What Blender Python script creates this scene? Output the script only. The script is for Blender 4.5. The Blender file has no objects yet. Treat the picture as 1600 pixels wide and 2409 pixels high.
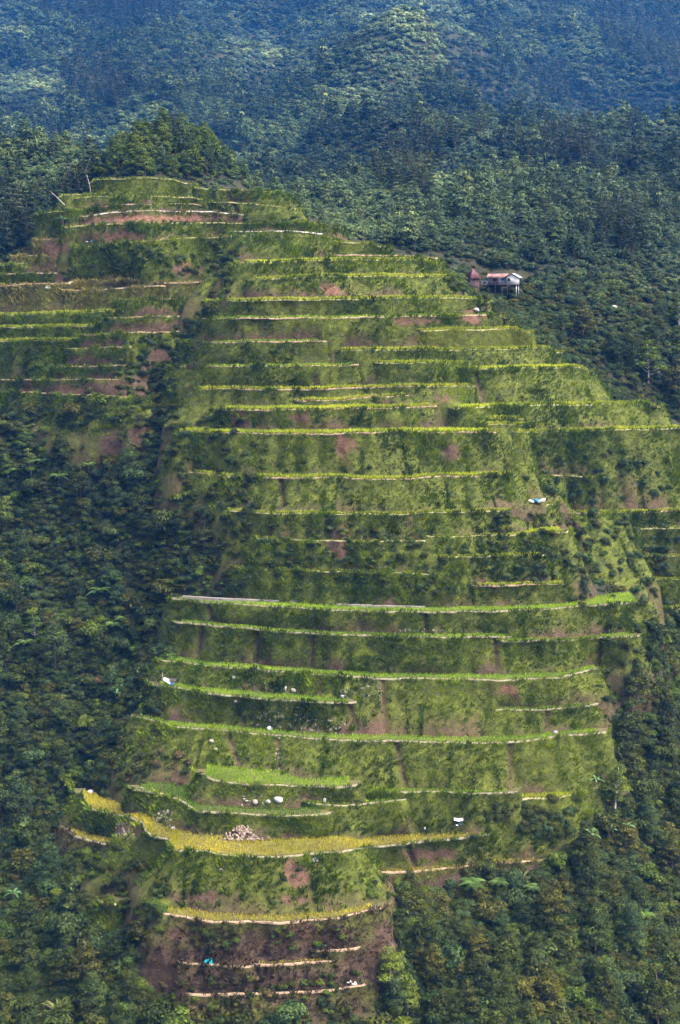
import bpy, bmesh, math, random
import numpy as np
from mathutils import Vector, Matrix, Euler
from mathutils.bvhtree import BVHTree

rng = np.random.default_rng(7)
random.seed(7)
scene = bpy.context.scene
C = scene.collection

# ---------------------------------------------------------------- camera
FPX, CX, CY, HZ = 3308.0, 800.0, 1204.5, 720.0       # focal length in px, image centre, eye level row
PITCH = math.atan((CY - HZ) / FPX)
CAMZ = 120.0
cam_d = bpy.data.cameras.new('camera')
cam_d.sensor_fit = 'VERTICAL'; cam_d.sensor_height = 36.0
cam_d.lens = 36.0 * FPX / 2409.0
cam_d.clip_start = 0.5; cam_d.clip_end = 6000.0
cam = bpy.data.objects.new('camera', cam_d); C.objects.link(cam)
cam.location = (0, 0, CAMZ); cam.rotation_euler = (math.pi / 2 - PITCH, 0, 0)
scene.camera = cam

# ---------------------------------------------------------------- sky, sun, exposure
SUN_EL, SUN_AZ = math.radians(58), math.radians(118)   # azimuth from +Y (away from camera) towards +X (right)
world = bpy.data.worlds.new('World'); scene.world = world; world.use_nodes = True
wn = world.node_tree.nodes; wl = world.node_tree.links
bg = wn['Background']; sky = wn.new('ShaderNodeTexSky')
sky.sky_type = 'NISHITA'; sky.sun_disc = False
sky.sun_elevation = SUN_EL; sky.sun_rotation = SUN_AZ
sky.air_density = 0.35; sky.dust_density = 10.0; sky.ozone_density = 0.0
wl.new(sky.outputs[0], bg.inputs[0]); bg.inputs[1].default_value = 0.15
sun_d = bpy.data.lights.new('sun', 'SUN'); sun_d.energy = 0.8; sun_d.angle = math.radians(35)
sun_d.color = (1.0, 0.91, 0.74)
sun = bpy.data.objects.new('sun', sun_d); C.objects.link(sun)
sdir = Vector((math.cos(SUN_EL) * math.sin(SUN_AZ), math.cos(SUN_EL) * math.cos(SUN_AZ), math.sin(SUN_EL)))
sun.rotation_euler = sdir.to_track_quat('Z', 'Y').to_euler()
sun.location = sdir * 500
vs = scene.view_settings
vs.view_transform = 'Standard'; vs.look = 'None'; vs.exposure = 2.2; vs.gamma = 1.0; vs.use_curve_mapping = False
scene.cycles.use_denoising = True
scene.cycles.max_bounces = 5; scene.cycles.diffuse_bounces = 2; scene.cycles.glossy_bounces = 1
scene.cycles.transmission_bounces = 2; scene.cycles.transparent_max_bounces = 4; scene.cycles.volume_bounces = 0
scene.cycles.use_adaptive_sampling = True; scene.cycles.adaptive_threshold = 0.02

# ---------------------------------------------------------------- projection helpers (metres <-> photo rows/columns)
def slope(py):                                        # z / Y of the ray through row py
    v = (np.asarray(py, float) - CY) / FPX
    return (-math.sin(PITCH) - v * math.cos(PITCH)) / (math.cos(PITCH) - v * math.sin(PITCH))
def unproj(px, py, D):                                # world point at forward distance D
    px = np.asarray(px, float); py = np.asarray(py, float); D = np.asarray(D, float)
    v = (py - CY) / FPX; u = (px - CX) / FPX
    fy = math.cos(PITCH) - v * math.sin(PITCH)
    return np.stack([u / fy * D, D + 0 * u, CAMZ + slope(py) * D], -1)
def proj(P):
    P = np.asarray(P, float); x, y, z = P[..., 0], P[..., 1], P[..., 2] - CAMZ
    f = y * math.cos(PITCH) - z * math.sin(PITCH); up = y * math.sin(PITCH) + z * math.cos(PITCH)
    return CX + FPX * x / f, CY - FPX * up / f, f

# ---------------------------------------------------------------- mesh and object helpers
def mk_mesh(name, V, F, mat=None, attrs=None, smooth=False, mats=None, midx=None):
    V = np.asarray(V, np.float32); me = bpy.data.meshes.new(name)
    groups = F if isinstance(F, list) and len(F) and isinstance(F[0], np.ndarray) and F[0].ndim == 2 else [np.asarray(F, np.int32)]
    groups = [g for g in groups if len(g)]
    loops = np.concatenate([g.ravel() for g in groups]).astype(np.int32)
    tot = np.concatenate([np.full(len(g), g.shape[1], np.int32) for g in groups])
    start = np.concatenate([[0], np.cumsum(tot)[:-1]]).astype(np.int32)
    me.vertices.add(len(V)); me.vertices.foreach_set('co', V.ravel())
    me.loops.add(len(loops)); me.loops.foreach_set('vertex_index', loops)
    me.polygons.add(len(tot)); me.polygons.foreach_set('loop_start', start)
    if smooth: me.polygons.foreach_set('use_smooth', np.ones(len(tot), bool))
    for m in (mats or ([mat] if mat else [])): me.materials.append(m)
    if midx is not None: me.polygons.foreach_set('material_index', np.asarray(midx, np.int32))
    if attrs:
        for k, a in attrs.items():
            at = me.attributes.new(k, 'FLOAT', 'POINT'); at.data.foreach_set('value', np.asarray(a, np.float32).ravel())
    me.update(calc_edges=True); me.validate()
    return me
def add(name, me, parent=None, loc=(0, 0, 0), rot=(0, 0, 0), scale=(1, 1, 1)):
    o = bpy.data.objects.new(name, me); C.objects.link(o)
    o.location = loc; o.rotation_euler = rot; o.scale = scale
    if parent is not None: o.parent = parent
    return o
def tag(o, label=None, cat=None, group=None, kind=None):
    if label: o['label'] = label
    if cat: o['category'] = cat
    if group: o['group'] = group
    if kind: o['kind'] = kind
    return o
def thing(name, label, cat, loc=(0, 0, 0), rz=0.0, group=None, scale=1.0):
    o = bpy.data.objects.new(name, None); C.objects.link(o)
    o.empty_display_size = 0.3
    o.location = loc; o.rotation_euler = (0, 0, rz); o.scale = (scale,) * 3
    return tag(o, label, cat, group)
class MB:                                             # collects shapes into one mesh
    def __init__(s): s.V = []; s.Q = []; s.T = []; s.n = 0
    def _add(s, V, Q=None, T=None):
        V = np.asarray(V, float); s.V.append(V)
        if Q is not None and len(Q): s.Q.append(np.asarray(Q, int) + s.n)
        if T is not None and len(T): s.T.append(np.asarray(T, int) + s.n)
        s.n += len(V)
    def hexa(s, a):                                   # 8 corners: bottom 4 ccw, top 4 ccw
        s._add(a, [[3, 2, 1, 0], [4, 5, 6, 7], [0, 1, 5, 4], [1, 2, 6, 5], [2, 3, 7, 6], [3, 0, 4, 7]])
    def box(s, x0, x1, y0, y1, z0, z1):
        s.hexa([(x0, y0, z0), (x1, y0, z0), (x1, y1, z0), (x0, y1, z0), (x0, y0, z1), (x1, y0, z1), (x1, y1, z1), (x0, y1, z1)])
    def tube(s, pts, rad, k=6, cap=True):
        pts = np.asarray(pts, float); n = len(pts); rad = np.broadcast_to(np.asarray(rad, float), (n,))
        tan = np.gradient(pts, axis=0); tan /= np.linalg.norm(tan, axis=1)[:, None] + 1e-9
        ref = np.array([0.31, 0.95, 0.05]) if abs(tan[0][2]) > .5 else np.array([0, 0, 1.0])
        A = np.cross(tan, ref); A /= np.linalg.norm(A, axis=1)[:, None] + 1e-9; B = np.cross(tan, A)
        th = np.arange(k) / k * 2 * np.pi
        V = pts[:, None] + rad[:, None, None] * (np.cos(th)[None, :, None] * A[:, None] + np.sin(th)[None, :, None] * B[:, None])
        Q = []
        for i in range(n - 1):
            for j in range(k):
                j2 = (j + 1) % k; Q.append([i * k + j, i * k + j2, (i + 1) * k + j2, (i + 1) * k + j])
        V = V.reshape(-1, 3); T = []
        if cap:
            V = np.vstack([V, pts[-1] + tan[-1] * rad[-1] * .5]); c = n * k
            T = [[(n - 1) * k + j, (n - 1) * k + (j + 1) % k, c] for j in range(k)]
        s._add(V, Q, T)
    def quads(s, V, Q): s._add(V, Q)
    def mesh(s, name, mat, smooth=False, attrs=None):
        F = []
        if s.Q: F.append(np.concatenate(s.Q))
        if s.T: F.append(np.concatenate(s.T))
        return mk_mesh(name, np.concatenate(s.V), F, mat, attrs, smooth)
    def build(s, name, mat, parent=None, smooth=False, **kw):
        return add(name, s.mesh(name, mat, smooth), parent, **kw)

_ph = rng.uniform(0, 6.28, (64,)); _dr = rng.normal(size=(64, 3)); _dr /= np.linalg.norm(_dr, axis=1)[:, None]
def snoise(P, freq, seed=0, oct=3):                   # cheap smooth noise in about [-1, 1]
    P = np.asarray(P, float); out = np.zeros(P.shape[:-1]); amp = 1.0; tot = 0
    for o in range(oct):
        acc = 0
        for k in range(5):
            i = (seed * 7 + o * 5 + k * 3) % 64
            w = P @ _dr[i] * freq * (0.7 + .13 * k)
            acc = acc + np.sin(w * 6.28 + _ph[i] + 1.7 * np.sin(w * 2.9 + _ph[(i + 9) % 64]))
        out += amp * acc / 5 * 1.6; tot += amp; amp *= .55; freq *= 2.1
    return out / tot

# ---------------------------------------------------------------- materials (all procedural)
def new_mat(name):
    m = bpy.data.materials.new(name); m.use_nodes = True
    nt = m.node_tree; b = nt.nodes['Principled BSDF']
    b.inputs['Roughness'].default_value = .85; b.inputs['Specular IOR Level'].default_value = .2
    return m, nt, b
def ramp(nt, stops, src):
    r = nt.nodes.new('ShaderNodeValToRGB'); e = r.color_ramp.elements
    while len(e) < len(stops): e.new(.5)
    for el, (p, c) in zip(e, stops): el.position = p; el.color = (*c, 1)
    nt.links.new(src, r.inputs[0]); return r.outputs[0]
def noise(nt, scale, detail=4, rough=.6, obj=False):
    n = nt.nodes.new('ShaderNodeTexNoise'); n.inputs['Scale'].default_value = scale
    n.inputs['Detail'].default_value = detail; n.inputs['Roughness'].default_value = rough
    if obj:
        t = nt.nodes.new('ShaderNodeTexCoord'); nt.links.new(t.outputs['Object'], n.inputs['Vector'])
    else:
        g = nt.nodes.new('ShaderNodeNewGeometry'); nt.links.new(g.outputs['Position'], n.inputs['Vector'])
    return n.outputs['Fac']
def mixc(nt, fac, a, b, typ='MIX'):
    m = nt.nodes.new('ShaderNodeMix'); m.data_type = 'RGBA'; m.blend_type = typ
    for s, i in ((fac, 0), (a, 6), (b, 7)):
        if isinstance(s, (int, float)): m.inputs[i].default_value = s
        elif isinstance(s, tuple): m.inputs[i].default_value = (*s, 1)
        else: nt.links.new(s, m.inputs[i])
    return m.outputs[2]
def attr(nt, name):
    a = nt.nodes.new('ShaderNodeAttribute'); a.attribute_name = name; return a.outputs['Fac']
def bump(nt, b, src, strength=.5, dist=.2):
    n = nt.nodes.new('ShaderNodeBump'); n.inputs['Strength'].default_value = strength; n.inputs['Distance'].default_value = dist
    nt.links.new(src, n.inputs['Height']); nt.links.new(n.outputs[0], b.inputs['Normal'])
def surf_mat(name, c0, c1, scale=2.0, c2=None, rough=.9, bmp=.4):
    m, nt, b = new_mat(name); n = noise(nt, scale, 6, .65)
    st = [(.32, c0), (.68, c1)] if c2 is None else [(.3, c0), (.52, c1), (.72, c2)]
    nt.links.new(ramp(nt, st, n), b.inputs['Base Color']); b.inputs['Roughness'].default_value = rough
    if bmp: bump(nt, b, noise(nt, scale * 4, 4), bmp, .08)
    return m
def leaf_mat(name, dark, mid, light, trans=.28, rough=.6, var=.8, wide=False):
    m, nt, b = new_mat(name)
    col = ramp(nt, [(.0, dark), (.55, mid), (1.0, light)], attr(nt, 'leaf'))
    oi = nt.nodes.new('ShaderNodeObjectInfo')
    tint = ramp(nt, [(0, (.55, .62, .55)), (.35, (.85, .95, .8)), (.7, (1.1, 1.0, .85)), (1, (1.45, 1.3, .85))], oi.outputs['Random'])
    col2 = mixc(nt, var, col, tint, 'MULTIPLY')
    big = ramp(nt, [(.35, (.7, .74, .68)), (.65, (1.2, 1.14, 1.0))], noise(nt, .06, 2))
    col2 = mixc(nt, .7, col2, big, 'MULTIPLY')
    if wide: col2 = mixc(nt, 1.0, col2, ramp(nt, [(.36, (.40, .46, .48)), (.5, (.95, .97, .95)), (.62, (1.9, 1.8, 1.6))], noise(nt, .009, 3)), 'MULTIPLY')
    nt.links.new(col2, b.inputs['Base Color'])
    b.inputs['Roughness'].default_value = rough; b.inputs['Specular IOR Level'].default_value = .12
    tr = nt.nodes.new('ShaderNodeBsdfTranslucent'); nt.links.new(col2, tr.inputs['Color'])
    mx = nt.nodes.new('ShaderNodeMixShader'); mx.inputs[0].default_value = trans
    nt.links.new(b.outputs[0], mx.inputs[1]); nt.links.new(tr.outputs[0], mx.inputs[2])
    nt.links.new(mx.outputs[0], nt.nodes['Material Output'].inputs['Surface'])
    return m
M = {}
M['jungle'] = leaf_mat('jungle_leaves', (.007, .012, .003), (.025, .040, .008), (.078, .108, .020))
M['jungle_warm'] = leaf_mat('olive_leaves', (.011, .013, .003), (.040, .048, .008), (.115, .128, .022))
M['jungle_blue'] = leaf_mat('grey_green_leaves', (.009, .019, .007), (.035, .064, .021), (.10, .145, .052))
M['jungle_lime'] = leaf_mat('fresh_leaves', (.02, .036, .005), (.062, .10, .012), (.14, .19, .026))
M['dead'] = leaf_mat('dead_leaves', (.02, .016, .009), (.06, .048, .027), (.15, .12, .07), trans=.1, rough=.9)
M['cane'] = leaf_mat('cane_blades', (.04, .055, .02), (.10, .125, .045), (.20, .205, .10), trans=.25)
M['cane_dry'] = leaf_mat('dry_cane_blades', (.06, .05, .025), (.17, .14, .07), (.30, .25, .14), trans=.2)
M['fern'] = leaf_mat('fern_fronds', (.02, .045, .012), (.055, .105, .028), (.11, .17, .055))
M['banana'] = leaf_mat('banana_blades', (.03, .08, .03), (.07, .15, .06), (.14, .24, .11), trans=.35, rough=.45, var=.3)
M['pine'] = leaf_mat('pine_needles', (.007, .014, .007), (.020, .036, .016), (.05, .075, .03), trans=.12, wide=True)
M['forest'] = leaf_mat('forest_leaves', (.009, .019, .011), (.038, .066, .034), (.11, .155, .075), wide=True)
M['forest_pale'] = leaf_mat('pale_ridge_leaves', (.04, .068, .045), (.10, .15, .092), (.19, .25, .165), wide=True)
M['grass'] = leaf_mat('bank_grass', (.016, .030, .003), (.072, .125, .006), (.20, .28, .012), trans=.3, var=.15)
M['grass_dry'] = leaf_mat('dry_bank_grass', (.07, .065, .02), (.20, .19, .055), (.36, .325, .12), trans=.2, var=.15)
M['grass_dead'] = leaf_mat('dead_bank_grass', (.020, .016, .009), (.054, .043, .024), (.12, .10, .055), trans=.1, var=.15)
M['grass_lime'] = leaf_mat('lime_edge_grass', (.10, .13, .012), (.20, .245, .022), (.33, .37, .045), trans=.35, var=.15)
M['rice_green'] = leaf_mat('young_green_rice', (.09, .18, .010), (.18, .32, .016), (.30, .43, .03), trans=.35, var=.1)
M['rice_dark'] = leaf_mat('dark_green_rice', (.045, .10, .008), (.09, .19, .012), (.16, .28, .02), trans=.35, var=.1)
M['rice_lime'] = leaf_mat('lime_rice', (.15, .21, .010), (.30, .38, .02), (.46, .51, .04), trans=.35, var=.1)
M['rice_yellow'] = leaf_mat('ripening_rice', (.19, .18, .018), (.32, .305, .03), (.46, .42, .06), trans=.3, var=.1)
M['bark'] = surf_mat('bark', (.05, .04, .03), (.12, .10, .08), 3)
M['bark_pale'] = surf_mat('pale_dead_bark', (.30, .28, .25), (.52, .50, .46), 3)
M['stem'] = surf_mat('banana_stem', (.07, .045, .04), (.20, .15, .10), 4)
M['fern_trunk'] = surf_mat('fern_trunk', (.03, .02, .014), (.075, .05, .032), 4)
M['mud'] = surf_mat('paddy_mud', (.05, .05, .022), (.085, .075, .035), 1.2, rough=.45, bmp=.15)
M['bund_pale'] = surf_mat('pale_bund', (.075, .07, .045), (.16, .15, .105), 1.1, c2=(.10, .11, .045))
M['bund_mud'] = surf_mat('mud_bund', (.12, .085, .055), (.23, .17, .12), 1.0, c2=(.16, .14, .07))
M['bund_grass'] = surf_mat('grassy_bund', (.10, .11, .04), (.20, .20, .09), 1.0, c2=(.28, .26, .16))
M['bund_white'] = surf_mat('concrete_bund', (.24, .24, .22), (.40, .40, .37), 1.0)
M['stone'] = surf_mat('field_stone', (.05, .048, .042), (.19, .18, .17), 3, c2=(.11, .10, .075))
M['stone_pale'] = surf_mat('pale_boulder', (.13, .13, .14), (.34, .34, .35), 3, c2=(.22, .22, .20))
M['stone_red'] = surf_mat('reddish_rubble', (.09, .065, .05), (.24, .19, .16), 3)
M['white_cloth'] = surf_mat('white_cloth', (.36, .36, .36), (.55, .55, .55), 3, bmp=.2)
M['blue_cloth'] = surf_mat('blue_cloth', (.015, .10, .24), (.04, .22, .42), 3, bmp=.2)
M['dark_cloth'] = surf_mat('dark_cloth', (.012, .012, .016), (.04, .035, .045), 3, bmp=.2)
M['cyan_cloth'] = surf_mat('turquoise_cloth', (.0, .30, .36), (.02, .50, .55), 3, bmp=.2)
M['red_cloth'] = surf_mat('dark_red_cloth', (.09, .012, .02), (.20, .03, .04), 6, bmp=.1)
M['skin'] = surf_mat('skin', (.22, .12, .075), (.30, .17, .11), 6, bmp=0)
M['hair'] = surf_mat('dark_hair', (.01, .009, .008), (.025, .02, .018), 6, bmp=0)
# banks: soil and sod, their share (foot shade painted in) and redness stored along the bank
def bank_material():
    m, nt, b = new_mat('terrace_bank')
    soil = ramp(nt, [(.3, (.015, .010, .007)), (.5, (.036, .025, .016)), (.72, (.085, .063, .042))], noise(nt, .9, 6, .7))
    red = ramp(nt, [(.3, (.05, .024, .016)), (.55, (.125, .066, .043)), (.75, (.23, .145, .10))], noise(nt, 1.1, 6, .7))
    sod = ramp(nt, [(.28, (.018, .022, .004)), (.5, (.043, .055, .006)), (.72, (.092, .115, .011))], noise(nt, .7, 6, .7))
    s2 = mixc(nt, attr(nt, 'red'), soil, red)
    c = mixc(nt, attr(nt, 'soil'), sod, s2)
    nt.links.new(c, b.inputs['Base Color']); b.inputs['Roughness'].default_value = .95
    bump(nt, b, noise(nt, 2.2, 6, .7), .9, .35)
    return m
M['bank'] = bank_material()
def ground_material():
    m, nt, b = new_mat('forest_ground')
    c = ramp(nt, [(.3, (.010, .009, .006)), (.5, (.017, .018, .009)), (.75, (.03, .034, .014))], noise(nt, .35, 6, .7))
    br = ramp(nt, [(.3, (.014, .010, .007)), (.7, (.045, .033, .023))], noise(nt, .8, 6, .7))
    nt.links.new(mixc(nt, attr(nt, 'bare'), c, br), b.inputs['Base Color']); b.inputs['Roughness'].default_value = .95
    bump(nt, b, noise(nt, 1.2, 5, .7), .8, .4)
    return m
M['ground'] = ground_material()
# ---------------------------------------------------------------- the terraces: rim line, visible tread, crop, rim, bare-soil share, grass, label
T = []
def terrace(pts, tp, crop, rim, soil, grass, label, back=None, h=None):
    T.append(dict(pts=pts, tp=tp, crop=crop, rim=rim, soil=soil, grass=grass, label=label, back=back, h=h))
W = terrace
# upper cone
W([(238,422),(327,419),(408,421),(436,431)], 3, None, 'grass', .12, 'grass', 'grassy topmost terrace right below the wooded knoll')
W([(165,458),(250,455)], 3, None, 'grass', .2, 'grass', 'short grassy ledge left of the topmost terrace, below the leaning dead trunk')
W([(191,466),(245,462),(350,462),(449,464),(470,470)], 3, None, 'grass', .35, 'grass', 'narrow grassy terrace second below the wooded knoll')
W([(106,500),(214,492)], 3, None, 'grass', .3, 'grass', 'small grassy ledge at the far left end of the upper cone beside the dark trees')
W([(219,487),(275,482),(370,480),(459,480),(478,486)], 3, None, 'mud', .55, 'grass', 'brownish narrow terrace just above the white concrete rim')
W([(204,510),(245,502),(275,498),(367,496),(510,499),(563,504)], 3, None, 'white', .95, 'grass_dry', 'terrace with a white concrete rim above a bare red earth bank')
W([(163,534),(214,529),(357,524),(582,525),(765,527),(786,535)], 3, None, 'grass', .5, 'grass', 'long terrace below the red earth bank, its bank half brown half green')
W([(469,443),(561,448),(650,451),(672,462)], 3, None, 'grass', .15, 'grass', 'grassy shoulder terrace right of the topmost one, behind the small dark tree')
W([(505,476),(602,479),(690,492)], 3, None, 'grass', .25, 'grass', 'pale green slope terrace on the right shoulder of the upper cone')
W([(556,545),(640,544),(714,545),(750,549)], 3, None, 'white', .3, 'grass', 'thin terrace with a pale straight rim, upper of the close pair on the right')
W([(189,581),(275,573),(357,566),(444,560),(551,556),(660,557),(786,559),(815,575)], 3, None, 'grass', .45, 'grass', 'long terrace over the green bushy slope, two small figures on its left end')
W([(97,563),(155,563)], 3, None, 'mud', .8, 'grass_dry', 'stubby brown ledge at the left edge of the cone, upper of three')
W([(46,604),(104,601)], 3, None, 'grass', .7, 'grass_dry', 'stubby brown ledge at the left edge of the cone, middle of three')
W([(8,624),(53,620)], 3, None, 'grass', .4, 'grass', 'stubby ledge at the left edge of the cone, lowest of three')
W([(-120,648),(0,645),(60,643),(122,643)], 3, None, 'mud', .3, 'grass', 'terrace at the left picture edge just above the seated figure in dark red')
W([(-120,680),(0,673),(76,668),(214,665),(330,662)], 3, None, 'mud', .55, 'grass_dry', 'left terrace with a pale path where the figure in dark red sits')
W([(158,683),(245,682),(327,675),(372,672)], 3, None, 'mud', .5, 'grass_dry', 'short terrace with a pinkish rim below the green bushy slope')
W([(378,666),(450,664),(536,664)], 3, None, 'mud', .55, 'grass_dry', 'terrace under the dry straw-coloured hump beside the gully')
W([(285,706),(357,703),(439,701),(520,702)], 3, None, 'mud', .6, 'grass', 'brown-backed terrace next to the gully, third below the straw-coloured hump')
W([(-120,747),(0,742),(153,737),(282,733)], 4, 'lime', 'grass', .2, 'grass', 'bright green terrace at left, upper of the three green strips at the picture edge')
W([(270,748),(367,744),(492,743)], 3, None, 'mud', .75, 'grass', 'bare brown terrace in the stepped stack left of the gully, widest of them')
W([(-120,777),(0,772),(120,769),(226,767)], 4, 'lime', 'grass', .2, 'grass', 'bright green terrace at left, middle of the three green strips at the picture edge')
W([(204,788),(326,782),(430,780)], 3, None, 'mud', .8, 'grass', 'bare brown terrace in the stepped stack left of the gully, fifth from its bottom')
W([(-120,806),(0,803),(189,800)], 4, 'lime', 'grass', .2, 'grass', 'bright green terrace at left, lowest of the three green strips at the picture edge', None, 8)
W([(173,821),(235,817),(311,817)], 3, None, 'mud', .85, 'grass', 'bare brown terrace in the stepped stack left of the gully, fourth from its bottom')
W([(143,864),(204,862),(308,859)], 3, None, 'mud', .85, 'grass', 'bare brown terrace in the stepped stack left of the gully, third from its bottom')
W([(66,894),(160,893),(277,892)], 3, None, 'mud', .85, 'grass', 'bare brown terrace in the stepped stack left of the gully, second from its bottom')
W([(-120,893),(0,892),(58,895)], 3, None, 'mud', .7, 'grass', 'short brown terrace at the left picture edge below the green slope')
W([(-120,918),(0,920),(122,926),(245,931),(334,936)], 5, None, 'mud', .4, 'grass', 'lowest brown terrace of the left stack, right above the dark thicket', None, 9)
# main face, upper half
W([(815,571),(876,571),(892,580)], 3, None, 'grass', .3, 'grass', 'small grassy hump on the right skyline above the pale-rimmed path')
W([(800,601),(856,600),(1000,603),(1014,606)], 3, None, 'mud', .2, 'grass', 'narrow terrace with a pale rim on the right skyline, left of the rusty huts')
W([(577,619),(663,617),(800,611),(920,612),(1004,613),(1018,622)], 4, 'lime', 'grass', .35, 'grass', 'thin bright-edged terrace above the landslip scar, first on the main face')
W([(602,660),(724,651),(800,650),(930,650),(1065,653)], 4, 'lime', 'grass', .35, 'grass', 'bright-edged terrace directly over the red landslip scar')
W([(510,709),(663,706),(800,705),(943,702),(1106,702),(1137,711)], 4, 'lime', 'grass', .2, 'grass', 'long bright terrace at the foot of the red landslip scar')
W([(490,750),(600,749),(800,748),(940,745),(1086,743),(1170,741),(1190,748)], 6, 'green', 'mud', .4, 'grass', 'long terrace with green rice and a brown rim, white rock on its right end')
W([(436,806),(520,806),(640,804),(757,803)], 8, 'green', 'mud', .2, 'grass', 'terrace of green rice with a brown rim beside the top of the gully')
W([(1004,778),(1100,776),(1208,774),(1232,781)], 5, 'lime', 'grass', .2, 'grass_lime', 'short bright terrace on the right edge above the dry straw bush')
W([(795,825),(900,823),(984,823),(1090,824),(1200,821),(1288,819),(1308,830)], 5, 'lime', 'grass', .12, 'grass', 'bright-edged terrace reaching the right skyline below the dry straw bush')
W([(416,862),(520,862),(620,862),(800,861),(828,858)], 8, 'green', 'mud', .2, 'grass', 'terrace of green rice with a brown rim, second beside the gully')
W([(892,855),(990,854),(1093,855)], 4, 'lime', 'grass', .12, 'grass', 'short lime-edged terrace in the middle of the main face')
W([(1086,870),(1230,867),(1366,864),(1384,876)], 5, 'lime', 'grass', .15, 'grass', 'bright terrace above the tallest rounded bank on the right skyline')
W([(416,915),(520,915),(600,916),(700,917),(800,914),(900,911),(1000,909),(1108,909)], 9, 'lime', 'mud', .25, 'grass', 'long terrace of tall lime rice, third beside the gully')
W([(712,944),(800,942),(872,935)], 7, 'lime', 'mud', .5, 'grass', 'small pocket of lime rice with a brown rim, left of the two')
W([(902,934),(955,931)], 6, 'lime', 'mud', .5, 'grass', 'tiny pocket of lime rice between two earth humps')
W([(531,965),(640,965),(720,965),(800,963),(900,961),(994,958),(1010,955)], 9, 'lime', 'mud', .45, 'grass', 'terrace of yellow-green rice with a brown rim below the two small pockets')
W([(1085,962),(1208,954),(1412,952),(1524,948),(1540,958)], 6, 'lime', 'grass', .12, 'grass', 'bright terrace on the right below the tallest rounded bank')
W([(1147,986),(1218,986)], 4, 'lime', 'grass', .1, 'grass', 'tiny lime ledge right of the earth groove, upper of two')
W([(1126,999),(1236,1000)], 4, 'lime', 'grass', .1, 'grass', 'tiny lime ledge right of the earth groove, lower of two')
W([(439,1015),(561,1020),(680,1021),(800,1021),(927,1016),(1050,1018),(1150,1017)], 9, 'lime', 'mud', .2, 'grass', 'long terrace of lime rice with a brown rim above the bare earth slide')
W([(1218,1017),(1361,1015),(1480,1011),(1600,1008),(1720,1006)], 6, 'lime', 'grass', .2, 'grass', 'bright terrace running off the right picture edge, uppermost there')
W([(459,1112),(536,1122),(663,1125),(800,1124),(902,1130),(1014,1122),(1100,1120),(1198,1119)], 8, 'lime', 'mud', .3, 'grass', 'long terrace of lime rice with a pale brown rim under the bare earth slide')
W([(1249,1118),(1320,1119),(1392,1121)], 4, None, 'mud', .4, 'grass', 'short brown-rimmed ledge among grey-green bushes right of centre')
W([(1560,1121),(1600,1119),(1720,1118)], 4, 'lime', 'grass', .1, 'grass', 'grassy stub at the right picture edge beside grey-green bushes')
W([(556,1202),(622,1208),(720,1208),(800,1210),(927,1210),(1055,1205),(1188,1202),(1224,1192),(1290,1187)], 6, 'lime', 'grass', .3, 'grass', 'long bright-edged terrace leading up to the blue and white bundle')
W([(1330,1206),(1412,1208),(1514,1205),(1600,1202),(1720,1200)], 8, 'lime', 'mud', .3, 'grass', 'terrace of lime rice with a brown rim right of the blue and white bundle')
W([(1019,1264),(1157,1260),(1240,1257),(1322,1253)], 5, 'lime', 'grass', .15, 'grass', 'lime ledge among grey-green bushes, first below the blue and white bundle')
W([(1470,1246),(1600,1242),(1720,1240)], 5, 'lime', 'grass', .2, 'grass', 'short lime ledge near the right edge, first below the brown-rimmed rice')
W([(1050,1312),(1157,1308),(1270,1306)], 5, 'lime', 'grass', .15, 'grass', 'lime ledge among grey-green bushes, second below the blue and white bundle')
W([(1500,1309),(1600,1308),(1720,1306)], 5, 'lime', 'grass', .2, 'grass', 'short lime ledge near the right edge, second below the brown-rimmed rice')
W([(620,1268),(760,1272),(900,1274),(1010,1271)], 4, None, 'grass', .2, 'grass', 'overgrown ledge in the middle of the face, upper of two without rice')
W([(560,1336),(700,1342),(850,1347),(1060,1352)], 4, None, 'grass', .25, 'grass', 'overgrown ledge in the middle of the face, lower of two without rice')
W([(1122,1379),(1220,1377),(1322,1374)], 9, 'lime', 'mud', .3, 'grass', 'small lime field ending in a thicket, just above the long canal')
W([(1500,1365),(1600,1363),(1720,1361)], 7, 'lime', 'grass', .3, 'grass', 'short lime ledge near the right edge, just above the long canal')
# lower half
W([(423,1411),(510,1420),(650,1428),(800,1437),(950,1440),(1086,1440),(1259,1436),(1361,1427),(1440,1421),(1508,1421)], 13, 'green', 'pale', .3, 'grass', 'long curved terrace with the grey stone canal along its back')
W([(1519,1433),(1600,1431),(1720,1430)], 7, 'lime', 'grass', .3, 'grass', 'stub of bright rice at the right edge beside the end of the long canal terrace')
W([(429,1466),(490,1471),(561,1477),(663,1487),(800,1494),(1004,1500),(1110,1499),(1195,1498)], 9, 'green', 'pale', .4, 'grass', 'narrow curved strip of green rice first below the long canal terrace')
W([(1198,1509),(1310,1507),(1400,1502),(1489,1497)], 8, 'green', 'pale', .35, 'grass', 'short curved strip of green rice at right, first below the long canal terrace')
W([(393,1555),(439,1561),(510,1570),(638,1579),(800,1591),(902,1597),(1030,1597),(1183,1601),(1310,1595),(1366,1583),(1404,1574)], 14, 'green', 'pale', .35, 'grass', 'long crescent terrace of green rice with a sunny yellow patch at its right end')
W([(375,1612),(459,1627),(536,1637),(638,1646),(720,1651),(819,1654)], 11, 'green', 'pale', .45, 'grass', 'left half terrace of green rice where the white and blue tarpaulin shelter stands')
W([(1162,1671),(1225,1671),(1290,1670),(1387,1660),(1435,1645)], 8, 'green', 'pale', .3, 'grass', 'short curved strip of rice at the foot of the small red slip on the right')
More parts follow.
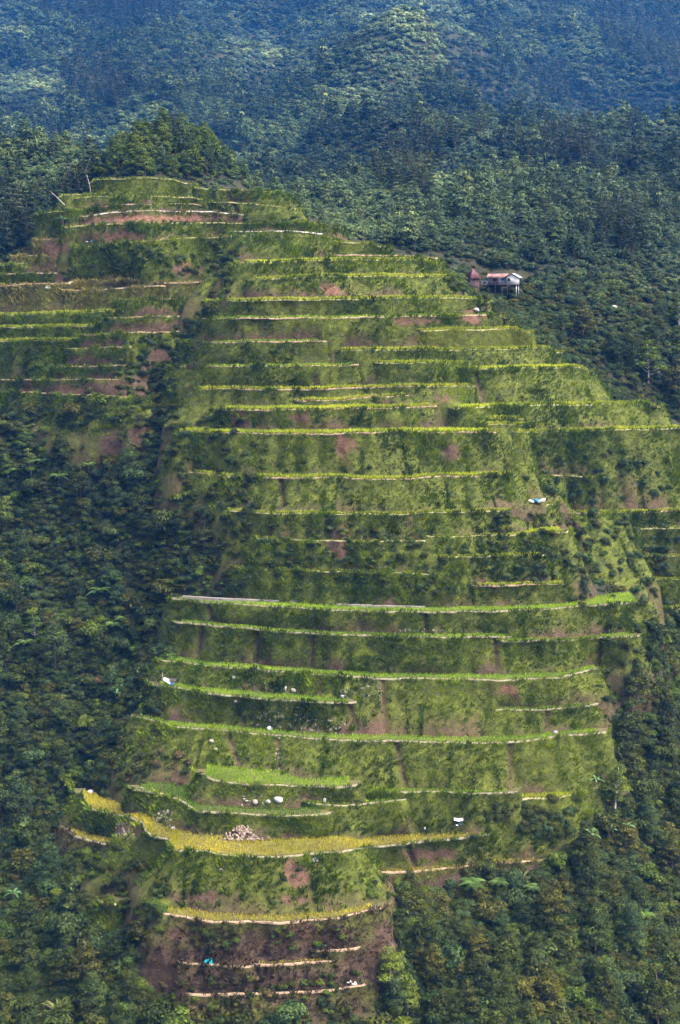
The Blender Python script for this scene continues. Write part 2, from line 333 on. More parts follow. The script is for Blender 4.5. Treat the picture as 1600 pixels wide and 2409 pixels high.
W([(334,1689),(378,1699),(408,1711),(485,1716),(638,1730),(800,1743),(953,1744),(1086,1749),(1208,1747),(1290,1736),(1407,1724)], 15, 'green', 'pale', .3, 'grass', 'longest crescent terrace of green rice above the tall mossy bank')
W([(484,1822),(490,1833),(515,1840),(612,1847),(720,1850),(800,1854),(822,1848)], 18, 'green', 'pale', .4, 'grass', 'rounded green paddy with a pale rim above the big grey boulders')
W([(828,1866),(892,1866),(1004,1863),(1127,1868),(1198,1866)], 9, 'green', 'pale', .2, 'grass', 'narrow rice strip at the foot of the tall mossy bank, right of the rounded paddy')
W([(1203,1881),(1310,1878),(1366,1864),(1392,1856)], 12, 'lime', 'grass', .25, 'grass', 'curved wedge of yellow-green rice running into the right-hand thicket')
W([(327,1859),(388,1870),(434,1888),(454,1903),(468,1910),(561,1914),(663,1921),(757,1916)], 18, 'dark', 'pale', .4, 'grass', 'dark green bent paddy above the big yellow field')
W([(712,1886),(735,1893),(800,1896),(892,1889),(937,1883)], 8, 'green', 'pale', .35, 'grass', 'small green paddy with a standing white stone, right of the big boulders')
W([(196,1868),(203,1891),(216,1906),(265,1914),(306,1924),(337,1938),(343,1957),(357,1967),(398,1976),(405,1991),(413,2002),(485,2004),(536,2013),(607,2018),(689,2014),(800,2004),(851,1996),(979,1983),(1132,1967)],
  0, 'yellow', 'pale', .18, 'grass', 'big golden yellow rice field with a wavy pale rim',
  back=[(196,1864),(240,1876),(265,1893),(310,1903),(357,1916),(408,1944),(433,1958),(520,1967),(600,1980),(700,1973),(800,1969),(1000,1966),(1132,1962)])
W([(166,1952),(174,1967),(219,1980),(265,1990),(283,2003)], 0, 'yellow', 'pale', .6, 'grass_dead', 'small yellow rice pocket tucked under the left end of the golden field',
  back=[(166,1949),(200,1958),(255,1972),(300,1982),(320,1990)])
W([(877,2055),(943,2052),(1019,2048),(1106,2037),(1188,2029),(1259,2026)], 9, 'yellow', 'mud', .7, 'grass_dry', 'thin yellow strip with a brown bank below the right end of the golden field')
W([(255,2126),(300,2129),(335,2133)], 6, None, 'grass', .3, 'grass', 'small green ledge in the left thicket level with the lowest yellow strip')
W([(395,2151),(444,2161),(490,2169),(587,2170),(673,2171),(740,2166),(800,2160),(876,2141)], 16, 'yellow', 'mud', .85, 'grass_dead', 'lowest full yellow rice strip with a muddy rim above the bare brown slope')
W([(742,2236),(800,2237),(826,2233)], 4, None, 'mud', .95, 'grass_dead', 'tiny dry ledge on the bare brown slope, upper right one')
W([(610,2271),(700,2268),(770,2262)], 6, 'yellow', 'mud', .95, 'grass_dead', 'short scrap of yellow stubble on the bare brown slope')
W([(450,2268),(520,2272),(575,2276)], 4, None, 'mud', .95, 'grass_dead', 'short dry ledge on the bare brown slope holding the turquoise cloth')
W([(460,2341),(612,2338),(724,2335),(840,2322)], 5, None, 'mud', .95, 'grass_dead', 'lowest dry ledge near the bottom of the bare brown slope', None, 9)

# forward distance of the hill face
_dy = np.array([300, 420, 700, 1000, 1430, 1740, 2000, 2180, 2300, 2409, 2600])
_dd = np.array([349, 338, 312, 292, 264, 243.7, 226.5, 212, 204, 198.5, 188])
def face(px, py):
    px = np.asarray(px, float); py = np.asarray(py, float)
    xc = np.interp(py, [420, 1000, 1500, 2000, 2400], [350, 800, 850, 700, 640])
    D = np.interp(py, _dy, _dd) + 4.6e-5 * (px - xc) ** 2
    xg = np.interp(py, [540, 930], [545, 395]); wg = np.clip((py - 540) / 60, 0, 1) * np.clip((980 - py) / 60, 0, 1)
    return D + 9.0 * wg * np.exp(-((px - xg) / 60) ** 2)

soil_patches = [  # column, row, half width, half height, redness
    (765, 682, 75, 24, .9), (1110, 745, 40, 26, .7), (810, 1052, 42, 38, .7), (1195, 1628, 38, 30, .8), (1000, 756, 90, 14, .5),
    (390, 516, 190, 12, 1.), (130, 585, 40, 24, .6), (690, 2065, 45, 35, .5), (440, 2200, 50, 25, .35), (690, 2195, 60, 28, .4),
    (430, 638, 60, 22, .45), (900, 945, 30, 14, .6), (1040, 935, 40, 14, .5), (1060, 1060, 40, 30, .3), (790, 1290, 40, 50, .4), (280, 555, 120, 16, .45),
    (560, 985, 30, 30, .3), (700, 985, 50, 18, .35), (300, 1950, 60, 22, .35), (1000, 2010, 110, 22, .3), (470, 2110, 70, 20, .25), (680, 2120, 60, 22, .5)]

GROOVES = [(822,1655,845,1735), (930,1745,955,1850), (652,1738,655,1832), (752,1592,748,1640), (1415,1498,1408,1565), (955,1986,978,2046), (488,1422,500,1470), (476,1475,462,1552), (660,1126,664,1200), (1030,965,1040,1015),
           (740,885,742,912), (540,460,560,500), (1290,1670,1285,1728), (605,1480,600,1560), (1165,1500,1172,1590), (425,1180,430,1200), (1120,880,1135,952), (735,1500,730,1580), (900,1600,905,1740), (1000,1440,1003,1495), (1200,1750,1205,1860), (530,1720,560,1800)]
# --- resample each rim and give it depth
for t in T:
    p = np.array(t['pts'], float)
    seg = np.hypot(*np.diff(p, axis=0).T); L = np.concatenate([[0], np.cumsum(seg)])
    n = max(8, int(L[-1] / 6)); s = np.linspace(0, L[-1], n)
    x = np.interp(s, L, p[:, 0]); y = np.interp(s, L, p[:, 1])
    if t['back'] is None:
        for _ in range(3): y[1:-1] = .25 * y[:-2] + .5 * y[1:-1] + .25 * y[2:]
    y = y + .8 * np.sin(x * .047 + p[0, 1]) + .5 * np.sin(x * .131 + 2 * p[0, 1])
    x = np.maximum.accumulate(x + np.arange(n) * 1e-3)
    D = face(x, y); t['x'], t['y'] = x, y
    k = int(np.argmax(y)) if y.mean() > 720 else n // 2
    zr = slope(y[k]) * D[k]
    if y.mean() > 860:
        Dz = zr / slope(y); w = np.clip((y.mean() - 860) / 350, 0, 1)
        D = D * (1 - w) + Dz * w
    for k_, v_ in (('rounded green paddy', 2.0), ('thin yellow strip', 1.0), ('dark green bent paddy', 2.5)):
        if k_ in t['label']: D = D + v_
    t['D'] = D
T.sort(key=lambda t: -t['y'].mean())
def zrel(t): return slope(t['y']) * t['D']
def neighbour_below(i, x, y):                          # nearest terrace under (x, y) in the view
    best = None
    for k in range(len(T)):
        if k == i: continue
        q = T[k]
        if q['x'][0] - 4 <= x <= q['x'][-1] + 4:
            yy = np.interp(x, q['x'], q['y'])
            if yy > y + 6 and (best is None or yy < best[1]): best = (k, yy)
    return best
for i, t in enumerate(T):
    t['reg'] = []
for i, t in enumerate(T):
    nb = [neighbour_below(i, a, b) for a, b in zip(t['x'], t['y'])]; t['nb'] = nb
    foot = np.full(len(nb), np.nan); need = []
    for j, b in enumerate(nb):
        if b is None: continue
        q = T[b[0]]; Db = np.interp(t['x'][j], q['x'], q['D']); yb = b[1]
        if q['back'] is not None:
            yf = np.interp(t['x'][j], *np.array(q['back'], float).T)
        else: yf = yb - (max(1.5, q['tp'] - 5) if yb < 1400 else max(2., q['tp'] - (3 if q['crop'] else 0)))
        if yb > 960: Df = Db * slope(yb) / slope(min(yf, yb - 1))
        else: Df = Db + 1.7
        Df = min(max(Df, Db + .8), Db + 22)
        foot[j] = Df; zb = slope(yb) * Db; hgt = max(slope(t['y'][j]) * t['D'][j] - zb, .5)
        if yb - t['y'][j] < 260: need.append((Df + (.22 if yb < 960 else .32) * hgt - t['D'][j], Df + .08 * hgt - t['D'][j]))
    if len(need) > .3 * len(nb):
        need = np.array(need); push = float(np.clip(np.median(need[:, 0]), -9, 9)); t['D'] = t['D'] + push
        nd = np.zeros(len(nb)); k_ = 0
        for j, b in enumerate(nb):
            if b is None or b[1] - t['y'][j] >= 260: continue
            nd[j] = max(0., need[k_, 1] - push); k_ += 1
        nd = np.clip(nd, 0, 9); pad = np.pad(nd, 5, 'edge'); mx = np.array([pad[j:j + 11].max() for j in range(len(nd))])
        t['D'] = t['D'] + np.convolve(np.pad(mx, 4, 'edge'), np.ones(9) / 9, 'valid')
    t['foot'] = foot
    for j, b in enumerate(nb):
        if b is None: continue
        q = T[b[0]]; hgt = max(slope(t['y'][j]) * t['D'][j] - slope(b[1]) * np.interp(t['x'][j], q['x'], q['D']), .4)
        if b[1] - t['y'][j] < 260: q['reg'].append((t['x'][j], t['D'][j] - np.clip(t['D'][j] - foot[j], .12 * hgt, (1.6 if 'rounded green' in q['label'] else 1.0) * hgt)))

_rs = np.concatenate([np.stack([t['x'], t['y'], t['D'] - face(t['x'], t['y'])], -1)[::4] for t in T])
def hill_dist(px, py):
    d2 = (_rs[:, 0] - px) ** 2 * .3 + (_rs[:, 1] - py) ** 2 + 40; w_ = 1 / d2 ** 1.5
    return float(face(px, py) + (w_ * _rs[:, 2]).sum() / w_.sum())
ground_pts = []                                        # feet of all banks carry the hillside
hill_V, hill_F, hill_n = [], [], 0                     # for dropping plants and things on the banks
def tuft_field(P, yaw, scl, tilt, nb, hgt, wid, spread, val, seed=0):
    """blades of grass: nb per point, one bent blade each; returns verts, quads, attr"""
    n = len(P); r = np.random.default_rng(seed)
    a = r.uniform(0, 6.283, (n, nb)); rr = r.uniform(.02, spread, (n, nb)) * scl[:, None]
    base = P[:, None] + np.stack([np.cos(a) * rr, np.sin(a) * rr, 0 * rr], -1) * .5
    h = hgt * r.uniform(.6, 1.2, (n, nb)) * scl[:, None]
    lean = np.stack([np.cos(a), np.sin(a), 0 * a], -1) * (r.uniform(.1, .7, (n, nb)) * h)[..., None] + tilt[:, None] * (h * .55)[..., None]
    tip = base + lean + np.array([0, 0, 1.]) * h[..., None]
    mid = base + lean * .38 + np.array([0, 0, 1.]) * (h * .6)[..., None]
    sa = r.uniform(0, 6.283, (n, nb)); side = np.stack([np.cos(sa), np.sin(sa), 0 * sa], -1) * (wid * scl[:, None, None] * .5)
    V = np.stack([base - side * .7, mid - side, tip, mid + side], 2).reshape(-1, 3)
    F = np.arange(n * nb * 4).reshape(-1, 4)
    at = np.repeat(np.clip(val[:, None] + r.normal(0, .16, (n, nb)), 0, 1).ravel(), 4)
    return V, F, at

stone_meshes = []
def stone_mesh(name, mat, seed, sub=2):
    bm = bmesh.new(); bmesh.ops.create_icosphere(bm, subdivisions=sub, radius=1)
    r = np.random.default_rng(seed)
    pl = r.normal(size=(9, 3)); pl /= np.linalg.norm(pl, axis=1)[:, None]; d = r.uniform(.62, .95, 9)
    for v in bm.verts:
        c = np.array(v.co)
        for q, e in zip(pl, d):
            s_ = c @ q
            if s_ > e: c = c - q * (s_ - e)
        v.co = c * np.array([1.15, .95, .8])
    me = bpy.data.meshes.new(name); bm.to_mesh(me); bm.free(); me.materials.append(mat); return me
STONES = [stone_mesh('stone', M['stone'], k, 1) for k in range(4)]
PALE = [stone_mesh('boulder', M['stone_pale'], 20 + k, 2) for k in range(3)]
GREYB = [stone_mesh('boulder', M['stone'], 30 + k, 2) for k in range(2)]
RUB = [stone_mesh('stone', M['stone_red'], 40 + k, 1) for k in range(3)]

for i, t in enumerate(T):
    x, y, D = t['x'], t['y'], t['D']; n = len(x)
    R = unproj(x, y, D)
    # bank height and run in each column
    h = np.full(n, np.nan); run = np.full(n, np.nan)
    for j, b in enumerate(t['nb']):
        if b is None: continue
        q = T[b[0]]; zb = CAMZ + slope(b[1]) * np.interp(x[j], q['x'], q['D'])
        hh = R[j, 2] - zb
        if b[1] - y[j] < 260: h[j] = max(hh, .5); run[j] = np.clip(D[j] - t['foot'][j], .12 * max(hh, .5), (1.6 if 'rounded green' in q['label'] else 1.0) * max(hh, .5))
    hd = t['h'] or 7.0
    good = ~np.isnan(h)
    if good.any():
        hm = np.median(h[good]); h[~good] = min(hm + 1.0, hd + 2); run[~good] = .45 * h[~good]
    else: h[:] = hd; run[:] = .5 * hd
    h = np.clip(h, .6, 21)
    kern = np.ones(5) / 5
    hs = np.convolve(np.pad(h, 2, 'edge'), kern, 'valid'); h = np.maximum(h, hs); run = np.convolve(np.pad(run, 2, 'edge'), kern, 'valid')
    # tread depth
    w = np.full(n, 4.0)
    if t['back'] is not None:
        xb, yb = np.array(t['back'], float).T; yy = np.interp(x, xb, yb)
        w = D * slope(y) / slope(np.minimum(yy, y - 2)) - D + 1.2; vis = w - 1.2
    elif t['reg']:
        rg = np.array(sorted(t['reg'])); fd = np.interp(x, rg[:, 0], rg[:, 1]); w = np.clip(fd - D, .8, 30) + 1.4; vis = np.minimum(w - 1.2, 9)
    else: vis = np.full(n, 3.0)
    t['vis'] = vis
    # rounded ends turn back into the hill
    def wrap(P, sx, b=(5.0 if y.mean() < 1380 else 3.0), a=2.4, k=7):
        th = np.linspace(0, 1, k + 1)[1:] * math.pi / 2
        return np.stack([P[0] + sx * a * np.sin(th), P[1] + b * (1 - np.cos(th)), P[2] + 0 * th], -1)
    wl_, wr_ = wrap(R[0], -1)[::-1], wrap(R[-1], 1)
    kL, kR = len(wl_), len(wr_)
    P = np.vstack([wl_, R, wr_]); ramp_ = np.linspace(0, 1, kL + 1)[1:]; hP = np.concatenate([h[0] + (.25 * h[0] + 1.0) * ramp_[::-1], h, h[-1] + (.25 * h[-1] + 1.0) * ramp_])
    rP = np.concatenate([run[0] + (np.clip(run[0], .3 * h[0], .42 * h[0]) * 1.2 - run[0]) * ramp_[::-1], run, run[-1] + (np.clip(run[-1], .3 * h[-1], .42 * h[-1]) * 1.2 - run[-1]) * ramp_])
    tan = np.gradient(P[:, :2], axis=0); nrm = np.stack([tan[:, 1], -tan[:, 0]], -1); nrm /= np.linalg.norm(nrm, axis=1)[:, None] + 1e-9
    for _ in range(4): nrm[1:-1] = .25 * nrm[:-2] + .5 * nrm[1:-1] + .25 * nrm[2:]
    nrm /= np.linalg.norm(nrm, axis=1)[:, None] + 1e-9
    t['P'], t['nrm'], t['hP'], t['rP'] = P, nrm, hP, rP
    # -- bank mesh
    nv = int(np.clip(np.median(hP) * 2.2, 5, 20)); fr = np.concatenate([np.linspace(0, 1, nv), [1.25]])
    B = np.empty((len(P), len(fr), 3)); arc = np.concatenate([[0], np.cumsum(np.hypot(*np.diff(P[:, :2], axis=0).T))])
    for m, f in enumerate(fr):
        off = rP * (f ** 1.15) + .10
        B[:, m, :2] = P[:, :2] + nrm * off[:, None]; B[:, m, 2] = P[:, 2] - hP * f
    Q = np.stack([np.repeat(arc[:, None], len(fr), 1), B[..., 2] * 1.0, np.full(B.shape[:2], i * 37.0)], -1)
    bulge = np.sin(np.clip(fr, 0, 1) * math.pi) ** .7
    disp = (snoise(Q * [1, .35, 1], .055, i % 7, 2) * .75 + snoise(Q, .22, 3 + i % 5, 3) * .35) * bulge[None] * np.clip(hP / 5, .3, 1.3)[:, None]
    B[..., :2] += nrm[:, None] * disp[..., None]
    B[..., 2] += snoise(Q, .3, 5, 2) * .12 * bulge[None]
    bx, by, _ = proj(B); groove = np.zeros(B.shape[:2])
    for (gx0, gy0, gx1, gy1) in GROOVES:
        f_ = np.clip((by - gy0) / (gy1 - gy0), -.05, 1.05); groove = np.maximum(groove, np.exp(-((bx - (gx0 + (gx1 - gx0) * f_)) / 5.5) ** 2) * ((f_ > -.05) & (f_ < 1.05)))
    B[..., :2] -= nrm[:, None] * (groove * .85 * np.minimum(1, bulge + .3)[None])[..., None]
    soil = np.clip(t['soil'] * .8 + .50 * snoise(Q * [1, .6, 1], .085, 2 + i % 6, 3) + .85 * (fr[None] - .5), 0, 1)  # more soil downwards: bare earth at the foot, deepened as painted shade
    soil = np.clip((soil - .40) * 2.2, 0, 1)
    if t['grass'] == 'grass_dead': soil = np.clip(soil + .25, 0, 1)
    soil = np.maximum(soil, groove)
    red = np.full(soil.shape, .10) + .25 * np.clip(snoise(Q, .07, 9, 2), 0, 1)
    for (qx, qy, rx, ry, rd) in soil_patches:
        e = np.exp(-(((bx - qx) / rx) ** 2 + ((by - qy) / ry) ** 2)) + .55 * snoise(Q * [1, .5, 1], .28, 4, 3)
        e = np.clip((e - .45) * 2.5, 0, 1) * (np.hypot((bx - qx) / rx, (by - qy) / ry) < 1.9); soil = np.maximum(soil, e); red = np.maximum(red, rd * e)
    nj, nf = B.shape[:2]; idx = np.arange(nj * nf).reshape(nj, nf)
    F = np.stack([idx[:-1, :-1], idx[:-1, 1:], idx[1:, 1:], idx[1:, :-1]], -1).reshape(-1, 4)
    c0 = P.mean(0); c0[2] = (P[:, 2] - hP).min()
    root = thing('rice_terrace', t['label'], 'rice terrace', tuple(c0))
    t['root'], t['c0'] = root, c0
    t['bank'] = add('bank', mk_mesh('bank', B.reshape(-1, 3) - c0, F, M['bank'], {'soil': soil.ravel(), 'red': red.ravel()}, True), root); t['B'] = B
    hill_V.append(B.reshape(-1, 3)); hill_F.append(F + hill_n); hill_n += nj * nf
    # -- tread: columns run straight back from the rim, the ends close on the first and last column
    f3 = np.array([0, .5, 1.0])
    col = R[:, None] + np.stack([0 * w, w, 0 * w], -1)[:, None] * f3[None, :, None]
    tv = [col.reshape(-1, 3)]; ix = np.arange(n * 3).reshape(n, 3); tf = [np.stack([ix[:-1, :-1], ix[1:, :-1], ix[1:, 1:], ix[:-1, 1:]], -1).reshape(-1, 4)]
    nn = n * 3
    for wr, e, sgn in ((wl_[::-1], R[0], -1), (wr_, R[-1], 1)):
        V2 = np.empty((len(wr) + 1, 2, 3)); V2[0] = e
        V2[1:, 0] = wr; V2[1:, 1] = wr; V2[1:, 1, 0] = e[0]
        k = len(V2); j2 = np.arange(k * 2).reshape(k, 2) + nn
        ff = np.stack([j2[:-1, 0], j2[1:, 0], j2[1:, 1], j2[:-1, 1]], -1) if sgn > 0 else np.stack([j2[:-1, 0], j2[:-1, 1], j2[1:, 1], j2[1:, 0]], -1)
        tv.append(V2.reshape(-1, 3)); tf.append(ff); nn += k * 2
    TV = np.vstack(tv); TF = np.vstack(tf)
    TV[:, 2] -= .03
    add('paddy_bed', mk_mesh('paddy_bed', TV - c0, TF, M['mud'] if t['crop'] else M['bank'], {'soil': np.full(len(TV), .45), 'red': np.full(len(TV), .1)}), root)
    hill_V.append(TV); hill_F.append(TF + hill_n); hill_n += len(TV)
    # -- bund along the rim
    bw, bh = {'pale': (.42, .09), 'mud': (.42, .12), 'grass': (.40, .10), 'white': (.45, .13)}[t['rim']]
    wob = snoise(np.stack([arc, 0 * arc, 0 * arc + i * 11], -1), .25, 1, 2)
    prof = [(.14, -.16), (.12, bh * .7), (-.04, bh), (-bw * .7, bh * .92), (-bw, .25 * bh), (-bw, -.3)]
    BV = np.empty((len(P), len(prof), 3))
    for m, (o, zz) in enumerate(prof):
        BV[:, m, :2] = P[:, :2] + nrm * (o + .10 * wob * (m > 0))[:, None] if not np.isscalar(o) else P[:, :2] + nrm * ((o + .08 * wob)[:, None])
        BV[:, m, 2] = P[:, 2] + zz * (1 + .25 * wob * (zz > 0))
    j2 = np.arange(len(P) * 6).reshape(len(P), 6)[kL - 3:kL + n + 3]
    BF = np.stack([j2[:-1, :-1], j2[1:, :-1], j2[1:, 1:], j2[:-1, 1:]], -1).reshape(-1, 4)
    add('bund', mk_mesh('bund', BV.reshape(-1, 3) - c0, BF, M['bund_' + t['rim']], None, True), root)
    # -- crop
    if t['crop']:
        big = t['back'] is not None
        su, sv = (.38, .45) if not big else (.36, .42)
        us = np.arange(0, arc[kL + n - 1] - arc[kL], su); aR = arc[kL:kL + n] - arc[kL]
        pts = []
        for d in np.arange(.6, vis.max() + .4, sv):
            u = us + rng.normal(0, .05, len(us)); vv = np.interp(u, aR, vis)
            ok = d < vv + .3
            X = np.interp(u, aR, R[:, 0]); Y = np.interp(u, aR, R[:, 1]) + d + rng.normal(0, .06, len(u)); Z = np.interp(u, aR, R[:, 2])
            pts.append(np.stack([X, Y, Z], -1)[ok])
        pts = np.vstack(pts)
        if t['crop'] == 'lime' and t['y'].mean() < 1420:      # tall rice also fills the rounded ends
            pass
        hgt = {'dark': .38, 'green': .42, 'lime': .55, 'yellow': .42}[t['crop']]
        if y.mean() < 1150: hgt *= 1.35
        val = np.clip(.5 + .35 * snoise(pts, .06, 3, 2), 0, 1)
        V, F2, at = tuft_field(pts, None, rng.uniform(.8, 1.2, len(pts)), np.zeros((len(pts), 3)), 5, hgt, .10, .16, val, i)
        crop = t['crop']
        ro = add('rice', mk_mesh('rice', V - c0, F2, M['rice_' + crop], {'leaf': at}), root); tag(ro, kind='stuff')
    # -- grass on the bank and along its edge
    area = hP.mean() * 1.1 * arc[-1]; ng = int(min(area * 5.0, 11000))
    ju = rng.uniform(0, nj - 1.001, ng); jv = rng.uniform(0, 1, ng) ** 1.1 * (nv - 1.001)
    a0, b0 = ju.astype(int), jv.astype(int); fa, fb = (ju - a0)[:, None], (jv - b0)[:, None]
    pos = (B[a0, b0] * (1 - fa) + B[a0 + 1, b0] * fa) * (1 - fb) + (B[a0, b0 + 1] * (1 - fa) + B[a0 + 1, b0 + 1] * fa) * fb
    so = soil[a0, b0]; keep = rng.uniform(0, 1, ng) > np.clip(so * 1.05 - .03, 0, .93)
    if t['grass'] == 'grass_dead': keep = rng.uniform(0, 1, ng) > .35
    pos, nn_ = pos[keep], nrm[a0[keep]]
    depth = (jv / (nv - 1))[keep]
    tl = np.concatenate([nn_ * .75, np.full((len(nn_), 1), -.15)], 1)
    sc = rng.uniform(.6, 1.3, len(pos)) * np.clip(1.05 + .75 * snoise(pos, .14, 1, 3), .45, 2.0) * np.where(depth < .12, 1.15, 1.0)
    val = np.clip(.50 + .5 * snoise(pos * [1, 1, .5], .10, 6, 3) - .22 * depth, 0, 1)
    V1, F1, A1 = tuft_field(pos, None, sc, tl, 6, .62, .13, .45, val, 100 + i)
    go = add('grass', mk_mesh('grass', V1 - c0, F1, M[t['grass']], {'leaf': A1}), root); tag(go, kind='stuff')
    if t['rim'] == 'grass' or t['crop'] == 'lime':
        ne = int(arc[-1] * 5); u = rng.uniform(0, arc[-1], ne)
        E = np.stack([np.interp(u, arc, P[:, k]) for k in range(3)], -1)
        nr = np.stack([np.interp(u, arc, nrm[:, k]) for k in range(2)], -1)
        E[:, :2] += nr * rng.uniform(-.35, .22, (ne, 1)); E[:, 2] += .05
        patch = np.clip(.55 + .6 * snoise(E, .07, 8, 2), 0, 1); kp = rng.uniform(0, 1, ne) < patch + .25
        E, nr, patch = E[kp], nr[kp], patch[kp]
        V1, F1, A1 = tuft_field(E, None, rng.uniform(.6, 1.15, len(E)), np.concatenate([nr * .6, np.zeros((len(E), 1))], 1), 5, (.55 if y.mean() > 560 else .38), .13, .25, np.clip(patch * 1.1 - .1 + .3 * snoise(E, .25, 2, 2), 0, 1), 300 + i)
        eg = 'grass_lime' if t['soil'] < .45 else 'grass_dry'
        go = add('edge_grass', mk_mesh('edge_grass', V1 - c0, F1, M[eg], {'leaf': A1}), root); tag(go, kind='stuff')
    # -- feet for the ground below
    step = max(1, n // 7)
    for j in list(range(0, n, step)) + [n - 1]:
        ground_pts.append((R[j, 0], R[j, 1] + w[j], R[j, 2] - 1.6))
        if t['nb'][j] is None or t['nb'][j][1] - y[j] > 200:
            for f in (.55, .9): ground_pts.append((R[j, 0], R[j, 1] - run[j] * f, R[j, 2] - h[j] * f + .5 * (f > .8)))
    for j in list(range(0, kL, 2)) + list(range(kL + n + 1, len(P), 2)):
        e = 0 if j < kL else -1
        if -60 < x[e] < 1660:
            if t['nb'][e] is not None and t['nb'][e][1] - y[e] < 200:
                ground_pts.append((P[j, 0] + nrm[j, 0] * rP[j], P[j, 1] + nrm[j, 1] * rP[j], P[j, 2] - h[e] - 1.2)); continue
            for f in (.6, .95): ground_pts.append((P[j, 0] + nrm[j, 0] * rP[j] * f, P[j, 1] + nrm[j, 1] * rP[j] * f, P[j, 2] - hP[j] * f + .9 * (f > .8)))
# ---------------------------------------------------------------- the ground: one sheet from the viewpoint to the far mountain
G = [(395,862,316.5,0),(390,900,314,0),(385,935,311.5,0),(425,850,317.5,0),(368,850,317,0),(405,830,318,0),  # column, row, forward distance, metres below the visible plant surface
 (-300,-60,740,0),(0,-60,735,0),(300,-60,730,0),(600,-60,720,0),(900,-60,690,0),(1200,-60,700,0),(1600,-60,740,0),(1900,-60,760,0),
 (-200,60,655,0),(200,60,650,0),(600,80,640,0),(850,60,600,0),(1050,60,590,0),(1250,80,640,0),(1450,60,680,0),(1650,100,670,0),
 (0,180,585,0),(250,160,590,0),(420,200,570,0),(620,220,575,0),(760,180,570,0),(900,170,545,0),(1050,180,540,0),(1230,205,600,0),(1420,200,625,0),(1620,230,620,0),
 (400,290,530,0),(560,330,520,0),(640,410,490,0),(600,300,530,0),(700,330,500,0),(820,300,490,0),(950,270,500,0),
 (690,470,440,0),(760,420,450,0),(860,400,455,0),(960,360,455,0),(1080,290,490,0),(1160,262,505,0),(1300,265,505,0),(1450,285,500,0),(1620,310,495,0),
 (740,520,400,0),(900,480,410,0),(1080,420,430,0),(1250,400,440,0),(1450,420,440,0),(1650,430,445,0),
 (860,570,372,0),(1000,560,378,0),(1150,560,385,0),(1300,560,395,0),(1450,560,400,0),(1650,560,408,0),
 (1060,668,356,1),(1190,682,360,1),(1290,690,360,1),(1380,690,365,1),(1450,722,358,1),(1550,760,355,1),(1680,800,356,1),
 (1250,735,347,1),(1180,720,349,1),(1350,800,340,1),(1450,860,336,1),(1600,900,338,1),(1480,930,330,1),(1600,990,328,1),(1400,700,362,1),
 (-150,330,445,3),(0,345,440,3),(150,335,435,3),(250,360,420,3),(-100,450,405,3),(0,460,400,3),(110,470,385,3),(190,440,372,3),(-100,570,375,2),(0,560,370,2),(60,560,362,2),
 (330,412,355,0),(260,424,356,1),(420,425,356,0),(470,438,357,0),(400,296,368,3),(320,300,369,3),(470,325,371,3),(545,430,364,2),(520,400,368,2),
 (-100,975,320,2),(0,965,316,2),(150,960,312,2),(300,962,310,2),(400,975,306,2),(-100,1150,312,2),(0,1150,309,2),(200,1150,305,2),(330,1130,303,2),(420,1120,300,2),
 (480,1180,296,2),(500,1290,288,2),(-100,1400,294,2),(0,1400,291,2),(200,1380,287,2),(360,1400,283,2),(-100,1650,276,2),(0,1650,273,2),(180,1650,270,2),(300,1640,268,2),
 (280,1790,262,2),(-100,1900,264,2),(0,1880,262,2),(120,1850,263,2),(130,1990,245,2),(0,2080,239,2),(230,2070,233,2),(340,2040,230,2),(150,2180,227,2),(300,2200,213,2),
 (-100,2400,213,2),(0,2400,206,2),(180,2400,203,2),(330,2380,201,2),
 (1530,1470,275,2),(1650,1450,281,2),(1470,1560,268,2),(1620,1600,272,2),(1460,1680,260,2),(1600,1740,264,2),(1440,1800,253,2),(1540,1860,252,2),(1650,1900,254,2),
 (1330,1930,240,2),(1450,1980,238,2),(1600,2050,238,2),(1290,2040,236,2),(1200,2090,230,2),(1020,2115,226,2),(920,2135,222,2),(1100,2220,212,2),(1300,2220,216,2),(1500,2220,222,2),(1680,2250,226,2),
 (920,2330,204,2),(1100,2400,200,2),(1300,2400,204,2),(1600,2400,211,2),(700,2420,198,1),(520,2420,198,1),
 (180,1885,260,2),(100,1960,252,2)]
gp = [tuple(p) for p in ground_pts]
for (a, b) in [(540,590),(535,640),(520,690),(495,740),(470,790),(440,840),(415,890),(390,930),(370,830),(360,880),(1300,1160),(1230,1165),(1400,1170),(1480,1150),(1560,1165),
               (1400,1050),(1500,1050),(1300,1070),(1170,1240),(1400,1260),(1400,1330),(1350,1395),(1000,1300),(900,1290),(800,1290),(700,1280),(950,1360),(800,1370),(650,1360),(1430,1210),
               (1180,960),(1160,1060),(640,610),(520,610),(350,620),(250,620),(1170,1530),(1440,1530),(830,1700),(1150,1700),(1000,1950),(1120,1920),(500,1780),(420,1770),(600,2090),(800,2090),(900,2100)]:
    gp.append(tuple(unproj(a, b, hill_dist(a, b) + 2.0)))
for (a, b) in [(1100,940),(1140,935),(1085,930),(1330,1165),(1300,1180),(1360,1180),(395,880),(380,905),(410,860),(350,930),(520,1240),(450,1300),(480,1400)]:
    for _ in range(2): gp.append(tuple(unproj(a + 3 * _, b, hill_dist(a, b) + .3)))
def far_d(d): return d if d < 400 else 400 + (d - 400) * 4.2
for (a, b, d, lo) in G:
    d = far_d(d) if lo == 0 else d
    q = unproj(a, b, d); gp.append((q[0], q[1], q[2] - lo))
for X in (-700, -330, -180, -60, 60, 180, 330, 700):                 # valley in front, viewpoint slope, mountain above the frame
    gp += [(X, 160, CAMZ - 112), (X, 110, CAMZ - 124), (X, 60, CAMZ - 95), (X, 15, CAMZ - 24), (X, -30, CAMZ - 3),
           (X, 2250, CAMZ + 580), (X, 2500, CAMZ + 680)]
